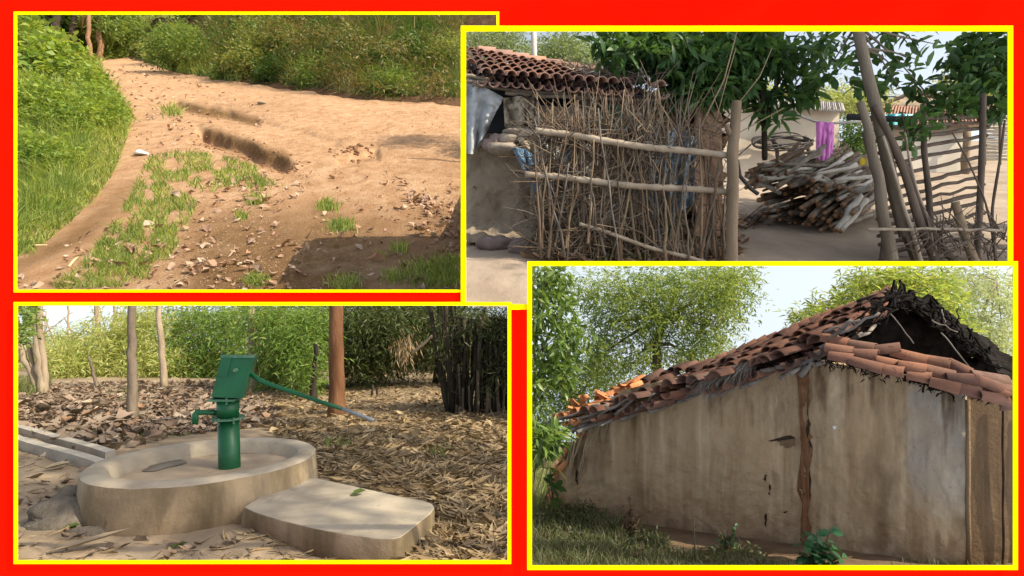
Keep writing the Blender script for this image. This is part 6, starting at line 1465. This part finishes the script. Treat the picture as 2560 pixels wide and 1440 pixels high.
tr2('mango tree filling the upper right corner of the yard', (2640, 600), 36, [(2620, 400), (2600, 200), (2580, 100)], 20, 12, bk_dark,
    [(2470, 120, 36, 70, 60, .06), (2510, 190, 36, 60, 60, .06), (2440, 200, 36, 60, 45, .06), (2400, 250, 36, 60, 35, .06), (2490, 260, 36, 50, 40, .06), (2550, 100, 36, 60, 60, .06), (2420, 140, 36, 40, 40, .06), (2560, 240, 36, 50, 60, .06), (2350, 275, 36, 40, 22, .06)], 170, 8, 34, lm_m2, .40, grp='trees of the yard', spread=.3, droop=.3, fine=True)
tr2('young leafy shoot growing through the lattice gate', (2280, 480), GY - .8, [(2270, 380), (2260, 310)], 2.5, 1.6, m_gate, [(2265, 320, GY - .8, 35, 20, .02), (2240, 280, GY - .8, 30, 18, .02), (2300, 300, GY - .8, 30, 20, .02), (2270, 362, GY - .8, 22, 12, .02)], 13, 6, 34, lm_m2, .42, spread=.3, droop=.1, fine=True)
gf2 = 'distant trees beyond the yard'
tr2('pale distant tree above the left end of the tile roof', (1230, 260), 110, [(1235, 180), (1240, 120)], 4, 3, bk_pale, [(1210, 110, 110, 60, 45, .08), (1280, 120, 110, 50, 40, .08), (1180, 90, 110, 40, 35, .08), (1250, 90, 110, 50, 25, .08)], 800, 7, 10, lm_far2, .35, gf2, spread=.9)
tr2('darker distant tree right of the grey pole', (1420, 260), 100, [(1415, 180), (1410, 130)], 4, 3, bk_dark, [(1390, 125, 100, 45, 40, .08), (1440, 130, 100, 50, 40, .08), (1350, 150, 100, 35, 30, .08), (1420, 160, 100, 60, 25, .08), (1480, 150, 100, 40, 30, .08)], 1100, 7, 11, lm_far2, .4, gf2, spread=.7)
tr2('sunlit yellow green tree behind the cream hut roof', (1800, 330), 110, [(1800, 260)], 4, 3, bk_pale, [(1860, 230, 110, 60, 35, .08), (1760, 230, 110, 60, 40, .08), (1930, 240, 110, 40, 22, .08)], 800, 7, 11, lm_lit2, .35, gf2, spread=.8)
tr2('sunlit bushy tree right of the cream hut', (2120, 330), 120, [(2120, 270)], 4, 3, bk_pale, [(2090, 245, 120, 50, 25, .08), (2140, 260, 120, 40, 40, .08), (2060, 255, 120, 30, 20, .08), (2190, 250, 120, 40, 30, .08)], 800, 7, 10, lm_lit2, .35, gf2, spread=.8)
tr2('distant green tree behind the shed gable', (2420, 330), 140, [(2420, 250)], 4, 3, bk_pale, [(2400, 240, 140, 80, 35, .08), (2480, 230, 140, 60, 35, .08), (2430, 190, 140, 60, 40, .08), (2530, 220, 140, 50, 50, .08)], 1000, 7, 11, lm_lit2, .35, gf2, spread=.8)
t = thing('hedge', 'dark green hedge between the cream hut and the leaning posts', 'hedge', g2s(2125, 400))
crown(MB(), [(2122, 350, YB + 2, 26, 48, .03), (2150, 355, YB + 2, 22, 45, .03)], 420, 6, 10, .35, spread=.9).build('foliage', lm_dkgreen, t, keep=in2)
t = thing('bush', 'low green weeds beside the pink cloth', 'bush', g2s(2110, 425)); crown(MB(), [(2100, 405, 52, 28, 16, .03), (2135, 400, 52, 20, 14, .03), (2085, 412, 50, 18, 8, .03)], 200, 6, 9, .35, spread=.9).build('foliage', lm_mid, t, keep=in2)
tag(MB().tube([at(1337, 240, 90), at(1336, 150, 90), at(1333, 40, 90)], [8.5 * 90 / F, 7 * 90 / F, 6.5 * 90 / F], 12).build('utility_pole', mat('grey_concrete_pole', [(.3, (.34, .31, .28)), (.7, (.48, .45, .41))], scale=.5, bump=.1), loc=at(1337, 240, 90), keep=in2), 'grey pole rising behind the tile roof', 'pole')
m_yel2 = mat('yellow_cloth_rag', [(.3, (.65, .45, .04)), (.7, (.8, .6, .08))], scale=.5, bump=.2)
c = at(2158, 404, GY - .2); tag(lump(MB(), c, 9 * kg, 4, (1, .6, 1.2)).build('yellow_rag', m_yel2, loc=c, keep=in2), 'small yellow rag tucked behind the leaning posts', 'rag')
# litter of the yard
mb = MB(); x, y = scatter([(1350, 610), (1830, 500), (1880, 560), (1830, 655), (1340, 655)], 900); litter(mb, G2, x, y, np.full(len(x), .8), .35, .2, 1, g2, .5)
tag(mb.build('yard_leaves', lm_fallen, keep=in2), 'dry leaves under the brush fence', 'leaves', kind='stuff')
x, y = scatter([(1320, 610), (1500, 640), (1830, 640), (1830, 560), (1600, 600), (1400, 590)], 700); b0 = g2(x, y); k = b0[:, 1] / F
mb = grass(MB(), b0, rng.uniform(6, 22, len(x)) * k, 2.4 * k, .9); crown(mb, [(1590, 600, FY + 1, 70, 30, .02), (1660, 560, FY + 2, 60, 30, .02), (1350, 590, FY + 1, 25, 30, .02), (1560, 640, FY, 60, 10, .02)], 160, 5, 11, .5)
tag(mb.build('yard_weeds', lm_dkgreen, keep=in2), 'small green weeds growing through the brush fence', 'weeds', kind='stuff')
# unseen trees added beyond the right edge to shade the yard
for i, (lab, c) in enumerate((('big unseen tree added beside the yard to shade it', (50, 26, 38)), ('second unseen tree added farther along the yard to shade it', (55, 38, 42)))):
    t = thing('added_shade_tree', lab, 'tree', (c[0] + 2, c[1], 0)); MB().tube([(c[0] + 2, c[1], -1), (c[0] + 1, c[1], 12), c], [2, 1.5, .8], 10).build('trunk', bk_grey, t)
    nn = 420; cc = A3(c) + nrm(rng.normal(size=(nn, 3))) * rng.uniform(0, 1, (nn, 1)) ** .4 * [12, 12, 13]; cc = np.repeat(cc, 22, 0) + rng.normal(0, 1.3, (nn * 22, 3))
    mb = MB(); leaves(mb, cc, rng.normal(size=cc.shape), 1.3, .6, .7); mb.build('crown', lm_mid, t)
